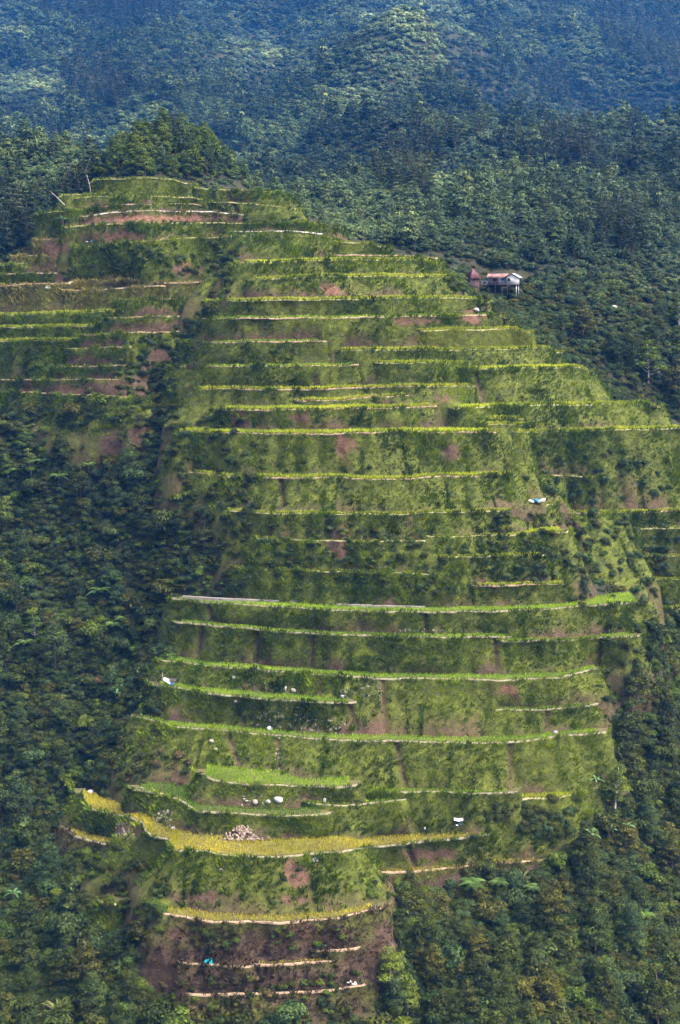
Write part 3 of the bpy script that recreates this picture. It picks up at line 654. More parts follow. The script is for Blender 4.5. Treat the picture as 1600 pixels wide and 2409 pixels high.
for (X, Y, Z) in [(-330,250,-25),(-330,350,25),(-330,450,45),(-470,1000,130),(-600,1700,350),(330,250,-30),(330,350,10),(330,450,30),(470,1000,130),(610,1700,350),
                  (-190,250,-45),(-190,300,-10),(-190,350,20),(210,250,-55),(210,300,-20),(210,350,0),(200,400,25),(-470,300,0),(470,300,-10),(-470,600,90),(470,600,80),
                  (-45,412,26),(-70,440,28),(-20,450,22),(-170,660,50),(-90,740,70),(210,1000,72),(310,1040,84),(80,990,90),(-20,400,26),(10,410,20)]:
    gp.append((X, Y, CAMZ + Z))
gp = np.array(gp)
# merge crowded points, then a smoothing spline
key = np.round(gp[:, :2] / 3.0).astype(int); _, inv = np.unique(key, axis=0, return_inverse=True); inv = inv.ravel()
cnt = np.bincount(inv); gp = np.stack([np.bincount(inv, gp[:, k]) / cnt for k in range(3)], -1)
S = 100.0
def tps_fit(P, lam):
    n = len(P); q = P[:, :2] / S; r2 = ((q[:, None] - q[None]) ** 2).sum(-1) + 1e-12
    K = .5 * r2 * np.log(r2) + lam * np.eye(n); A = np.zeros((n + 3, n + 3)); A[:n, :n] = K
    A[:n, n] = 1; A[:n, n + 1:] = q; A[n, :n] = 1; A[n + 1:, :n] = q.T
    return q, np.linalg.solve(A, np.concatenate([P[:, 2], np.zeros(3)]))
_q, _w = tps_fit(gp, .0015)
def tps(XY):
    XY = np.asarray(XY, float) / S; out = np.empty(len(XY)); n = len(_q)
    for a in range(0, len(XY), 4000):
        b = XY[a:a + 4000]; r2 = ((b[:, None] - _q[None]) ** 2).sum(-1) + 1e-12
        out[a:a + 4000] = (.5 * r2 * np.log(r2)) @ _w[:n] + _w[n] + b @ _w[n + 1:]
    return out
GS = 6.0; gx = np.arange(-720, 721, GS)
gy = np.concatenate([np.arange(-40, 180, 12.0), np.arange(180, 430, 2.5), np.arange(430, 1000, 6.0), np.arange(1000, 2100, 10.0), np.arange(2100, 2521, 25.0)])
GX, GY = np.meshgrid(gx, gy); flat = np.stack([GX.ravel(), GY.ravel()], -1)
GZ = tps(flat).reshape(GX.shape)
far = np.clip((GY - 430) / 200, 0, 1)
GZ += far * (30.0 * snoise(np.stack([GX + .35 * GY, GY * .45, 0 * GX], -1), .0042, 2, 2) + 4.0 * snoise(np.stack([GX, GY, 0 * GX], -1), .02, 4, 2))
GZ += (1 - far) * .5 * snoise(np.stack([GX, GY, 0 * GX], -1), .08, 4, 2)
GZ = np.clip(GZ, CAMZ - 135, CAMZ + 720)
near = GY < 30; GZ = np.where(near, np.minimum(GZ, CAMZ - 2.2), GZ)
gpx, gpy, _ = proj(np.stack([GX, np.maximum(GY, 1), GZ], -1))
bare = np.exp(-(((gpx - 620) / 260) ** 2 + ((gpy - 2290) / 120) ** 2) ** 2) * (GY < 240)
GV = np.stack([GX, GY, GZ], -1).reshape(-1, 3); ny, nx = GX.shape; idx = np.arange(ny * nx).reshape(ny, nx)
GF = np.stack([idx[:-1, :-1], idx[:-1, 1:], idx[1:, 1:], idx[1:, :-1]], -1).reshape(-1, 4)
ground = add('hillside_ground', mk_mesh('hillside_ground', GV, GF, M['ground'], {'bare': bare.ravel()}, True)); tag(ground, kind='structure')
def ground_z(X, Y):
    X = np.asarray(X, float); Y = np.asarray(Y, float)
    i = np.clip(np.searchsorted(gy, Y) - 1, 0, ny - 2); j = np.clip(((X - gx[0]) / GS).astype(int), 0, nx - 2)
    fy = np.clip((Y - gy[i]) / (gy[i + 1] - gy[i]), 0, 1); fx = np.clip((X - gx[j]) / GS, 0, 1)
    return (GZ[i, j] * (1 - fx) + GZ[i, j + 1] * fx) * (1 - fy) + (GZ[i + 1, j] * (1 - fx) + GZ[i + 1, j + 1] * fx) * fy
for t in T:                                                 # let the lowest row of every bank run down into the ground
    B = t['B']; gz = ground_z(B[:, -1, 0], B[:, -1, 1]) - .6; B[:, -1, 2] = np.minimum(B[:, -1, 2], gz)
    t['bank'].data.vertices.foreach_set('co', (B.reshape(-1, 3) - t['c0']).astype(np.float32).ravel()); t['bank'].data.update()
n_hill_faces = sum(len(f) for f in hill_F); hv = np.vstack(hill_V + [GV]); hf = np.vstack(hill_F + [GF + hill_n])
BVH = BVHTree.FromPolygons(hv.tolist(), hf.tolist())
def cast(px, py):                                          # the spot on banks or ground seen at a photo position
    d = Vector(unproj(px, py, 100.0)) - Vector((0, 0, CAMZ)); d.normalize()
    hit = BVH.ray_cast(Vector((0, 0, CAMZ)), d, 2000)
    return (hit[0], hit[1]) if hit[0] is not None else (None, None)
def cast_ground(px, py):                                   # only where bare ground is what one sees
    d = Vector(unproj(px, py, 100.0)) - Vector((0, 0, CAMZ)); d.normalize()
    hit = BVH.ray_cast(Vector((0, 0, CAMZ)), d, 2000)
    return hit[0] if hit[0] is not None and hit[2] >= n_hill_faces else None
def visible(P, tol=1.5):
    o = Vector((0, 0, CAMZ)); d = Vector(P) - o; L = d.length; d.normalize()
    hit = BVH.ray_cast(o, d, 3000)
    return hit[0] is None or hit[3] > L - tol
# ---------------------------------------------------------------- plant shapes
def leaves(cent, rad, n, size, squash=.8, seed=0, up=.35, asp=.55, inner=.6):
    """diamond leaves spread over lobes; returns verts, quads, leaf value"""
    r = np.random.default_rng(seed); cent = np.asarray(cent, float); rad = np.asarray(rad, float)
    k = r.choice(len(cent), n, p=rad ** 2 / (rad ** 2).sum())
    d = r.normal(size=(n, 3)); d /= np.linalg.norm(d, axis=1)[:, None]; d[:, 2] = np.where(d[:, 2] < -.35, -d[:, 2], d[:, 2])
    q = r.uniform(inner, 1.0, n) ** .6
    p = cent[k] + d * (rad[k] * q)[:, None] * np.array([1, 1, squash])
    nrm = d * .9 + np.array([0, 0, up]) + r.normal(0, .38, (n, 3)); nrm /= np.linalg.norm(nrm, axis=1)[:, None]
    a = np.cross(nrm, r.normal(size=(n, 3))); a /= np.linalg.norm(a, axis=1)[:, None] + 1e-9; b = np.cross(nrm, a)
    s = size * r.uniform(.6, 1.25, n)[:, None]
    V = np.stack([p - a * s * .5, p + b * s * .5 * asp + nrm * s * .1, p + a * s * .5 - nrm * s * .12, p - b * s * .5 * asp + nrm * s * .1], 1).reshape(-1, 3)
    lob = r.uniform(-.16, .16, len(cent))[k]
    v = np.clip(.45 + lob + r.normal(0, .2, n), 0, 1)
    return V, np.arange(n * 4).reshape(-1, 4), np.repeat(v, 4)
def blade_fan(n, length, width, seed, rise=(.6, 1.3), droop=.5, seg=4, r0=.15, base_z=0.0):
    r = np.random.default_rng(seed); Vs, Fs, As = [], [], []; c = 0
    for _ in range(n):
        az = r.uniform(0, 6.283); L = length * r.uniform(.6, 1.15); e = r.uniform(*rise); w = width * r.uniform(.7, 1.2)
        t = np.linspace(0, 1, seg + 1); dx = np.array([math.cos(az), math.sin(az), 0]); sd = np.array([-math.sin(az), math.cos(az), 0])
        hor = L * (math.cos(e) * t + droop * .35 * t ** 2); ver = L * (math.sin(e) * t - droop * t ** 2.2 * .8)
        ctr = dx[None] * (hor + r.uniform(0, r0))[:, None] + np.array([0, 0, 1.])[None] * ver[:, None] + np.array([0, 0, base_z])
        wd = w * np.sin(np.clip(t * .92 + .12, 0, 1) * math.pi) ** .7
        V = np.stack([ctr - sd * wd[:, None] * .5, ctr + sd * wd[:, None] * .5], 1).reshape(-1, 3)
        F = [[2 * i, 2 * i + 1, 2 * i + 3, 2 * i + 2] for i in range(seg)]
        Vs.append(V); Fs.append(np.array(F) + c); c += len(V); As.append(np.full(len(V), np.clip(r.normal(.5, .2), 0, 1)))
    return np.vstack(Vs), np.vstack(Fs), np.concatenate(As)
def shrub_mesh(name, mat, seed, R=1.5, H=1.7, n=1100, size=.30, lob=8, squash=.75):
    r = np.random.default_rng(seed); a = r.uniform(0, 6.283, lob); d = R * r.uniform(.1, .75, lob)
    c = np.stack([np.cos(a) * d, np.sin(a) * d, H * r.uniform(.25, .72, lob) * (1.1 - .45 * d / R)], -1)
    V, F, A = leaves(c, R * r.uniform(.32, .55, lob), n, size, squash, seed)
    return mk_mesh(name, V, F, mat, {'leaf': A})
def tree_parts(mat, seed, H=7.0, R=2.8, n=2200, size=.34, lob=16, squash=.5, bark='bark', trunk_r=.16, clear=.35, conical=0.0):
    r = np.random.default_rng(seed); tb = MB()
    bend = r.normal(0, .35, 2)
    spine = np.stack([bend[0] * np.linspace(0, 1, 7) ** 2 * H * .2, bend[1] * np.linspace(0, 1, 7) ** 2 * H * .2, np.linspace(-.3, H * .9, 7)], -1)
    tb.tube(spine, np.linspace(trunk_r, trunk_r * .3, 7), 6)
    cs, rs = [], []
    for k in range(lob):
        f = clear + (1 - clear) * (k + r.uniform(0, 1)) / lob; base = np.array([np.interp(f * .82, np.linspace(0, 1, 7), spine[:, q]) for q in range(3)])
        az = k * 2.4 + r.uniform(-.5, .5)
        reach = R * r.uniform(.45, 1.0) * (1 - conical * f) * (math.sin(min(1, max(0.12, (1.12 - f))) * 1.4) if conical == 0 else 1)
        end = base + np.array([math.cos(az) * reach, math.sin(az) * reach, H * .08 * r.uniform(.2, 1.4)])
        tb.tube([base, (base + end) / 2 + [0, 0, -.02 * H], end], [trunk_r * .4, trunk_r * .28, trunk_r * .12], 4)
        cs.append(end + [0, 0, .1]); rs.append(R * r.uniform(.30, .48) * (1 - conical * .55 * f))
    cs.append(spine[-1] + [0, 0, H * .04]); rs.append(R * .35 * (1 - conical * .5))
    V, F, A = leaves(cs, rs, n, size, squash, seed + 1)
    return tb, (V, F, A)
def tree_single(name, mat, seed, **kw):                    # trunk and crown in one mesh for far trees
    tb, (V, F, A) = tree_parts(mat, seed, **kw)
    TVs = np.concatenate(tb.V); q = np.concatenate(tb.Q); tt = np.concatenate(tb.T)
    n0 = len(TVs); q = np.vstack([q, F + n0]); mi = np.concatenate([np.ones(len(q) - len(F)), np.zeros(len(F)), np.ones(len(tt))])
    return mk_mesh(name, np.vstack([TVs, V]), [q, tt], None, {'leaf': np.concatenate([np.zeros(n0), A])}, mats=[mat, M['bark']], midx=mi)
def fern_crown(seed, nf=11, L=2.3):
    r = np.random.default_rng(seed); Vs, Fs, As = [], [], []; c = 0
    for k in range(nf):
        az = k / nf * 6.283 + r.uniform(-.2, .2); e = r.uniform(.15, .75); Lk = L * r.uniform(.8, 1.1)
        dx = np.array([math.cos(az), math.sin(az), 0]); sd = np.array([-math.sin(az), math.cos(az), 0]); val = np.clip(r.normal(.55, .2), 0, 1)
        for t in np.linspace(.12, 1, 15):
            p = dx * Lk * (math.cos(e) * t + .1 * t * t) + np.array([0, 0, Lk * (math.sin(e) * t - .62 * t ** 2.3)])
            ln = .62 * Lk / 2.3 * math.sin(min(1, t * .9 + .12) * math.pi) ** .6 + .06; wd = Lk * .062
            for s_ in (-1, 1):
                tip = p + sd * s_ * ln + dx * ln * .35 + np.array([0, 0, -ln * .28])
                V = np.array([p - dx * wd * .5, p + dx * wd * .5, tip + dx * wd * .3, tip - dx * wd * .3])
                Vs.append(V); Fs.append(np.arange(4) + c); c += 4; As.append(np.full(4, np.clip(val + r.normal(0, .1), 0, 1)))
    return np.vstack(Vs), np.vstack(Fs), np.concatenate(As)
def banana_crown(seed, n=8):
    r = np.random.default_rng(seed); Vs, Fs, As = [], [], []; c = 0
    for k in range(n):
        az = k * 2.4 + r.uniform(-.3, .3); e = r.uniform(.35, 1.25); L = r.uniform(1.7, 2.4)
        dx = np.array([math.cos(az), math.sin(az), 0]); sd = np.array([-math.sin(az), math.cos(az), 0]); t = np.linspace(0, 1, 9)
        ctr = dx[None] * (L * (math.cos(e) * t + .15 * t ** 2))[:, None] + np.array([0, 0, 1.])[None] * (L * (math.sin(e) * t - .55 * t ** 2.4))[:, None]
        w = .58 * np.clip(np.sin(np.clip((t - .14) / .86, 0, 1) * math.pi * .93 + .1), 0, 1) ** .6 * r.uniform(.8, 1.1); w[:2] = .07
        up = np.array([0, 0, .14])
        jag = r.uniform(.85, 1.0, (9, 2))
        V = np.stack([ctr - sd * (w * jag[:, 0])[:, None] * .5 + up * w[:, None], ctr, ctr + sd * (w * jag[:, 1])[:, None] * .5 + up * w[:, None]], 1).reshape(-1, 3)
        F = []
        for i in range(8): F += [[3 * i, 3 * i + 1, 3 * i + 4, 3 * i + 3], [3 * i + 1, 3 * i + 2, 3 * i + 5, 3 * i + 4]]
        Vs.append(V); Fs.append(np.array(F) + c); c += len(V); As.append(np.full(len(V), np.clip(r.normal(.55, .2), 0, 1)))
    return np.vstack(Vs), np.vstack(Fs), np.concatenate(As)

SH = {}
for nm, mt in (('dark', 'jungle'), ('olive', 'jungle_warm'), ('grey', 'jungle_blue'), ('fresh', 'jungle_lime'), ('dead', 'dead')):
    SH[nm] = [shrub_mesh('shrub', M[mt], 50 + k * 7 + len(nm), R=1.5 + .25 * (k % 2), H=1.7 + .4 * (k == 1), lob=7 + k, squash=.7 + .1 * (k % 2)) for k in range(3)]
CANE = {k: [mk_mesh('cane_clump', *(lambda q: (q[0], q[1], M[m]))(blade_fan(70, 1.9, .13, 7 + j, (.75, 1.45), .55)), {'leaf': blade_fan(70, 1.9, .13, 7 + j, (.75, 1.45), .55)[2]}) for j in range(2)]
        for k, m in (('green', 'cane'), ('dry', 'cane_dry'))}
TREE = []
for k, (mt, sq) in enumerate((('jungle', .5), ('jungle_warm', .45), ('jungle_lime', .4), ('jungle', .7), ('jungle_blue', .55))):
    tb, (V, F, A) = tree_parts(M[mt], 90 + k * 5, H=6.5 + .6 * k, R=2.9, n=2300, squash=sq)
    TREE.append((tb.mesh('trunk', M['bark_pale'] if k == 2 else M['bark']), mk_mesh('crown', V, F, M[mt], {'leaf': A})))
FARB = [tree_single('forest_tree', M['forest'], 200 + k, H=6 + k, R=3.0 + .3 * k, n=700, size=.75, lob=11, squash=.65, clear=.15) for k in range(3)]
FARP = [tree_single('pine_tree', M['pine'], 230 + k, H=13 + 2 * k, R=3.6, n=1500, size=.62, lob=26, squash=.32, clear=.18, conical=.62, trunk_r=.22) for k in range(2)]
FARS = [shrub_mesh('bush', M['forest'], 260 + k, R=2.2, H=2.2, n=420, size=.62, lob=8) for k in range(3)]
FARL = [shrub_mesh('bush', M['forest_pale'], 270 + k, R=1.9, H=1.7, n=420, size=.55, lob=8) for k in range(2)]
fv = [fern_crown(300 + k) for k in range(2)]
FERN = [mk_mesh('frond_crown', *q[:2], M['fern'], {'leaf': q[2]}) for q in fv]
bv = [banana_crown(320 + k) for k in range(2)]
BAN = [mk_mesh('leaf_crown', *q[:2], M['banana'], {'leaf': q[2]}) for q in bv]
def stem_mesh(name, H, r0, r1, mat, bend=.1):
    m = MB(); z = np.linspace(-.4, H, 6); m.tube(np.stack([bend * (z / H) ** 2, 0 * z, z], -1), np.linspace(r0, r1, 6), 7); return m.mesh(name, mat, True)
FTR = stem_mesh('trunk', 2.6, .13, .09, M['fern_trunk'], .15); BST = stem_mesh('stem', 1.7, .17, .10, M['stem'], .1)

# ---------------------------------------------------------------- where plants stand
def inside(poly, x, y):
    x = np.asarray(x, float); y = np.asarray(y, float); c = np.zeros(x.shape, bool); p = poly
    for i in range(len(p)):
        (x0, y0), (x1, y1) = p[i - 1], p[i]
        if y0 == y1: continue
        c ^= ((y0 > y) != (y1 > y)) & (x < (x1 - x0) * (y - y0) / (y1 - y0) + x0)
    return c
LEFT = [(-160,935),(120,938),(330,948),(425,985),(440,1085),(545,1110),(560,1180),(545,1270),(560,1330),(430,1375),(435,1400),(440,1470),(395,1590),(390,1680),(450,1740),(480,1800),(330,1850),(190,1845),(150,1950),(110,2050),(200,2010),(280,2020),(325,1985),(400,2020),(410,2100),(385,2150),(395,2240),(340,2330),(350,2520),(-160,2520)]
RIGHT = [(1520,1440),(1760,1430),(1760,2520),(880,2520),(860,2380),(900,2290),(930,2220),(880,2160),(890,2090),(1000,2065),(1265,2035),(1250,1985),(1140,1965),(1180,1905),(1300,1890),(1400,1865),(1405,1700),(1440,1650),(1405,1570),(1470,1500)]
FOOT = [(330,2395),(900,2395),(900,2540),(330,2540)]
spots = []                                                # (kind, x, y, z, scale, rz, zone)
def grid_spots(x0, x1, y0, y1, step):
    X, Y = np.meshgrid(np.arange(x0, x1, step), np.arange(y0, y1, step))
    X = X.ravel() + rng.uniform(-.5, .5, X.size) * step; Y = Y.ravel() + rng.uniform(-.5, .5, Y.size) * step
    Z = ground_z(X, Y); px, py, _ = proj(np.stack([X, Y, Z], -1)); return X, Y, Z, px, py
# thickets left and right of the terraces
X, Y, Z, px, py = grid_spots(-90, 90, 180, 318, 1.55)
zl = inside(LEFT, px, py); zr = inside(RIGHT, px, py) | inside(FOOT, px, py)
for k in np.nonzero(zl | zr)[0]:
    side = 'left' if zl[k] else 'right'; u = rng.random(); v = snoise(np.array([X[k], Y[k], 0.]), .03, 5, 2)
    kind = 'dark' if u < .42 - .2 * v else 'olive' if u < .68 else 'grey' if u < .82 + .1 * v else 'fresh' if u < .945 else 'dead'
    if u > .95: kind = 'cane'
    spots.append((kind, X[k], Y[k], Z[k] - .15, rng.choice([.55, .8, 1.0, 1.3, 1.9], p=[.25, .3, .22, .15, .08]) * rng.uniform(.85, 1.15), rng.uniform(0, 6.28), side))
# ground that shows between and beside the terraces and through the thickets
def spot_kind(q):
    brown = 380 < q[0] < 880 and q[1] > 2170; u = rng.random()
    kind = ('dead' if u < .5 else 'olive' if u < .75 else 'dark') if brown else ('dark' if u < .42 else 'olive' if u < .64 else 'grey' if u < .82 else 'fresh' if u < .93 else 'cane')
    return kind, 'bare slope' if brown else 'left' if q[0] < 560 else 'right' if q[1] > 1450 else 'bank right'
filled = []
for b in np.arange(425, 2420, 14):
    for a in np.arange(-15, 1620, 14):
        q = (a + rng.uniform(-7, 7), b + rng.uniform(-7, 7)); hit = cast_ground(*q)
        if hit is None: continue
        if hit.y > (350 if q[0] < 950 else 338):
            if hit.y < 374 and q[0] > 950 and not (1140 < q[0] < 1245 and 640 < q[1] < 673):
                u = rng.random(); spots.append(('grey' if u < .5 else 'dark' if u < .8 else 'olive', hit.x, hit.y + .2, hit.z - .3, rng.choice([.45, .7, 1.0, 1.6], p=[.3, .35, .25, .1]) * rng.uniform(.85, 1.15), rng.uniform(0, 6.28), 'house'))
            continue
        kind, zone = spot_kind(q)
        thick = inside(LEFT, *q) or inside(RIGHT, *q)
        spots.append((kind, hit.x, hit.y + .3, hit.z - .3, rng.uniform(.6, 1.15) if thick else rng.uniform(.35, .85), rng.uniform(0, 6.28), zone))
# slope around the houses on the right and the far bank below it
X, Y, Z, px, py = grid_spots(20, 130, 318, 372, 1.9)
ok = (px > 1000) & (px < 1720) & (py < 1060) & (py > 655)
for k in np.nonzero(ok)[0]:
    if (1140 < px[k] < 1245 and 640 < py[k] < 676): continue
    u = rng.random(); spots.append(('grey' if u < .55 else 'dark' if u < .85 else 'olive', X[k], Y[k], Z[k] - .15, rng.uniform(.6, 1.3), rng.uniform(0, 6.28), 'house'))
# bushes growing on the banks: (polygon, number, kinds, size range, zone)
BANK = [([(1220,1030),(1350,1030),(1600,1090),(1600,1190),(1400,1190),(1230,1150)], 60, ('grey', 'grey', 'dark'), (.5, .95), 'bank right'),
        ([(1180,1205),(1330,1205),(1600,1220),(1600,1420),(1340,1430),(1300,1390),(1100,1350),(1050,1300),(1150,1250)], 170, ('grey', 'dark', 'grey', 'olive'), (.45, .9), 'bank right'),
        ([(640,1225),(800,1225),(1050,1290),(1080,1400),(700,1395),(600,1300)], 190, ('dark', 'cane', 'grey', 'olive', 'fresh'), (.4, .8), 'bank middle'),
        ([(425,990),(600,980),(600,1090),(470,1095)], 30, ('dark', 'grey', 'olive', 'cane'), (.5, .9), 'bank middle'),
        ([(510,590),(560,600),(545,680),(450,830),(410,900),(420,940),(340,940),(330,880),(310,800),(420,770),(500,700)], 130, ('dark', 'olive', 'dark', 'grey'), (.45, .95), 'gully'),
        ([(210,590),(480,565),(560,575),(530,640),(400,650),(130,655)], 85, ('fresh', 'fresh', 'olive', 'grey', 'dark'), (.4, .9), 'bushy slope'),
        ([(1045,648),(1135,650),(1140,690),(1070,690)], 26, ('grey', 'dark', 'fresh'), (.5, .9), 'house'),
        ([(350,935),(440,990),(480,1100),(600,1120),(600,1230),(590,1385),(430,1400),(410,1280),(380,1100)], 150, ('dark', 'olive', 'dark', 'grey', 'cane'), (.5, 1.0), 'left'),
        ([(110,1990),(300,2000),(400,2060),(400,2200),(250,2160)], 70, ('dark', 'olive', 'fresh'), (.45, .9), 'left'),
        ([(240,1720),(400,1715),(330,1850),(220,1850)], 45, ('dark', 'olive', 'cane'), (.45, .85), 'bank low left'),
        ([(1440,1440),(1580,1440),(1560,1720),(1420,1720)], 70, ('dark', 'grey', 'olive', 'cane'), (.5, .95), 'right'),
        ([(1200,1900),(1400,1860),(1400,1950),(1260,1990)], 40, ('dark', 'olive', 'grey'), (.5, .9), 'right'),
        ([(270,850),(400,850),(430,960),(280,965)], 95, ('dark', 'olive', 'fresh'), (.35, .75), 'gully'),
        ([(90,935),(350,940),(350,1010),(100,1000)], 70, ('dark', 'olive', 'fresh'), (.45, .9), 'left'),
        ([(1145,678),(1240,676),(1245,705),(1150,705)], 26, ('grey', 'dark', 'fresh'), (.5, .85), 'house'),
        ([(0,815),(150,815),(190,830),(110,885),(0,885)], 30, ('fresh', 'dark'), (.35, .65), 'bank left'),
        ([(1080,1880),(1200,1890),(1280,1920),(1240,1960),(1080,1900)], 35, ('dark', 'olive', 'cane'), (.45, .8), 'bank low right'),
        ([(300,1720),(470,1780),(470,1850),(330,1850),(230,1840)], 30, ('dark', 'olive', 'dead', 'cane'), (.45, .8), 'bank low left'),
        ([(850,2060),(1000,2060),(960,2120),(870,2120)], 14, ('dark', 'fresh'), (.4, .7), 'bank low right'),
        ([(400,2180),(560,2190),(560,2240),(480,2240)], 22, ('fresh', 'olive', 'dark'), (.35, .6), 'bare slope'),
        ([(620,2180),(860,2190),(860,2240),(640,2230)], 30, ('fresh', 'dead', 'dark'), (.3, .55), 'bare slope'),
        ([(350,2300),(860,2290),(860,2409),(350,2409)], 120, ('dead', 'dark', 'olive', 'fresh', 'dark'), (.3, .75), 'bare slope'),
        ([(480,480),(700,500),(720,525),(520,520)], 10, ('fresh', 'grey'), (.4, .7), 'upper cone'),
        ([(560,630),(1000,630),(1100,840),(450,850)], 40, ('dark', 'olive', 'fresh'), (.25, .5), 'upper face'),
        ([(450,880),(1200,870),(1200,1190),(600,1190)], 60, ('dark', 'olive', 'fresh', 'grey'), (.25, .5), 'middle face'),
        ([(450,1450),(1400,1450),(1380,1860),(520,1860)], 40, ('fresh', 'olive', 'dark'), (.2, .38), 'lower face'),
        ([(420,2020),(850,2020),(860,2130),(420,2140)], 30, ('fresh', 'dark', 'olive'), (.25, .5), 'lower face')]
for poly, num, kinds, (s0, s1), zone in BANK:
    a = np.array(poly, float); got = tries = 0
    while got < num and tries < num * 30:
        tries += 1; q = rng.uniform(a.min(0), a.max(0))
        if not inside(poly, q[:1], q[1:])[0]: continue
        hit, nr = cast(q[0], q[1])
        if hit is None or hit.y > 352: continue
        if nr.z > .97 and zone.endswith('face'): continue
        got += 1; kd = kinds[rng.integers(len(kinds))]
        spots.append((kd, hit.x, hit.y + .15, hit.z - .25, rng.uniform(s0, s1), rng.uniform(0, 6.28), zone))
ZL = {'left': 'in the dense thicket left of the terraces', 'right': 'in the dense thicket at lower right', 'house': 'on the slope around the stilt house', 'bank right': 'on the overgrown banks at right',
      'bank middle': 'on the overgrown banks left of centre', 'gully': 'in the gully beside the brown terraces', 'bushy slope': 'on the green slope under the upper cone', 'bank left': 'on the green slope at the left edge',
      'bank low right': 'below the right end of the rice strips', 'bank low left': 'above the left end of the golden field', 'bare slope': 'on the bare brown slope at the bottom', 'upper cone': 'on the upper cone',
      'upper face': 'on the upper terrace banks', 'middle face': 'on the middle terrace banks', 'lower face': 'on the lower terrace banks'}
KL = {'dark': 'dark green leafy shrub', 'olive': 'olive green leafy shrub', 'grey': 'grey-green broad-leaved shrub', 'fresh': 'fresh light green shrub', 'dead': 'withered brown shrub', 'cane': 'clump of pale green cane grass'}

# ---- instancing for what is past counting
def scatter(name, items, protos, label, cat):
    """one object of instances: items = (proto index, x, y, z, scale, rz)"""
    col = bpy.data.collections.new(name + '_shapes')
    for k, me in enumerate(protos):
        o = bpy.data.objects.new(f'{name}_shape_{k:02d}', me); col.objects.link(o)
    it = np.array([(i[1], i[2], i[3], i[4], i[5], i[0]) for i in items], float)
    me = bpy.data.meshes.new(name); me.from_pydata(it[:, :3].tolist(), [], [])
    for nm, tp, cl in (('scl', 'FLOAT', 3), ('rz', 'FLOAT', 4)):
        at = me.attributes.new(nm, tp, 'POINT'); at.data.foreach_set('value', it[:, cl].astype(np.float32))
    at = me.attributes.new('pick', 'INT', 'POINT'); at.data.foreach_set('value', it[:, 5].astype(np.int32))
    o = add(name, me); ng = bpy.data.node_groups.new(name, 'GeometryNodeTree')
    ng.interface.new_socket('Geometry', in_out='INPUT', socket_type='NodeSocketGeometry'); ng.interface.new_socket('Geometry', in_out='OUTPUT', socket_type='NodeSocketGeometry')
    N = ng.nodes; gi, go = N.new('NodeGroupInput'), N.new('NodeGroupOutput'); ip = N.new('GeometryNodeInstanceOnPoints'); ci = N.new('GeometryNodeCollectionInfo')
    ci.inputs['Collection'].default_value = col; ci.inputs['Separate Children'].default_value = True; ci.inputs['Reset Children'].default_value = True
    def na(nm, tp):
        n = N.new('GeometryNodeInputNamedAttribute'); n.data_type = tp; n.inputs['Name'].default_value = nm; return n.outputs['Attribute']
    cx = N.new('ShaderNodeCombineXYZ'); ng.links.new(na('rz', 'FLOAT'), cx.inputs['Z'])
    ng.links.new(gi.outputs[0], ip.inputs['Points']); ng.links.new(ci.outputs[0], ip.inputs['Instance']); ip.inputs['Pick Instance'].default_value = True
    ng.links.new(na('pick', 'INT'), ip.inputs['Instance Index']); ng.links.new(cx.outputs[0], ip.inputs['Rotation']); ng.links.new(na('scl', 'FLOAT'), ip.inputs['Scale'])
    ng.links.new(ip.outputs[0], go.inputs[0])
    md = o.modifiers.new('scatter', 'NODES'); md.node_group = ng
    return tag(o, label, cat, kind='stuff')

vis_s = []
for s_ in spots:
    top = (s_[1], s_[2], s_[3] + 1.2 * s_[4]); px_, py_, f_ = proj(np.array(top))
    inn = (-20 < px_ < 1620) and (-20 < py_ < 2430) and visible(top)
    vis_s.append((s_[4] / f_) * (1.0 if inn else .01))
order = np.argsort(-np.array(vis_s)); cnt = {'shrub': 0, 'cane': 0}; rest = []
allp = [m for k in ('dark', 'olive', 'grey', 'fresh', 'dead') for m in SH[k]] + CANE['green'] + CANE['dry']
base_i = {'dark': 0, 'olive': 3, 'grey': 6, 'fresh': 9, 'dead': 12, 'cane': 15}
for oi_ in order:
    kd, x_, y_, z_, sc_, rz_, zone = spots[oi_]; fam = 'cane' if kd == 'cane' else 'shrub'
    j = rng.integers(2 if fam == 'cane' else 3)
    if cnt[fam] < (295 if fam == 'shrub' else 120) and vis_s[oi_] > 1e-3 * .4:
        cnt[fam] += 1; lab = KL[kd] + ' ' + ZL[zone]
        o = add('shrub' if fam == 'shrub' else 'cane_clump', (SH[kd] if fam == 'shrub' else CANE['green'])[j], None, (x_, y_, z_), (0, 0, rz_), (sc_, sc_, sc_ * rng.uniform(.8, 1.25)))
        tag(o, lab, 'shrub' if fam == 'shrub' else 'cane grass', lab.replace(KL[kd], KL[kd] + 's', 1))
    else: rest.append((base_i[kd] + j, x_, y_, z_, sc_, rz_))
scatter('undergrowth', rest, allp, 'dense mixed undergrowth covering the slopes beside the terraces', 'undergrowth')

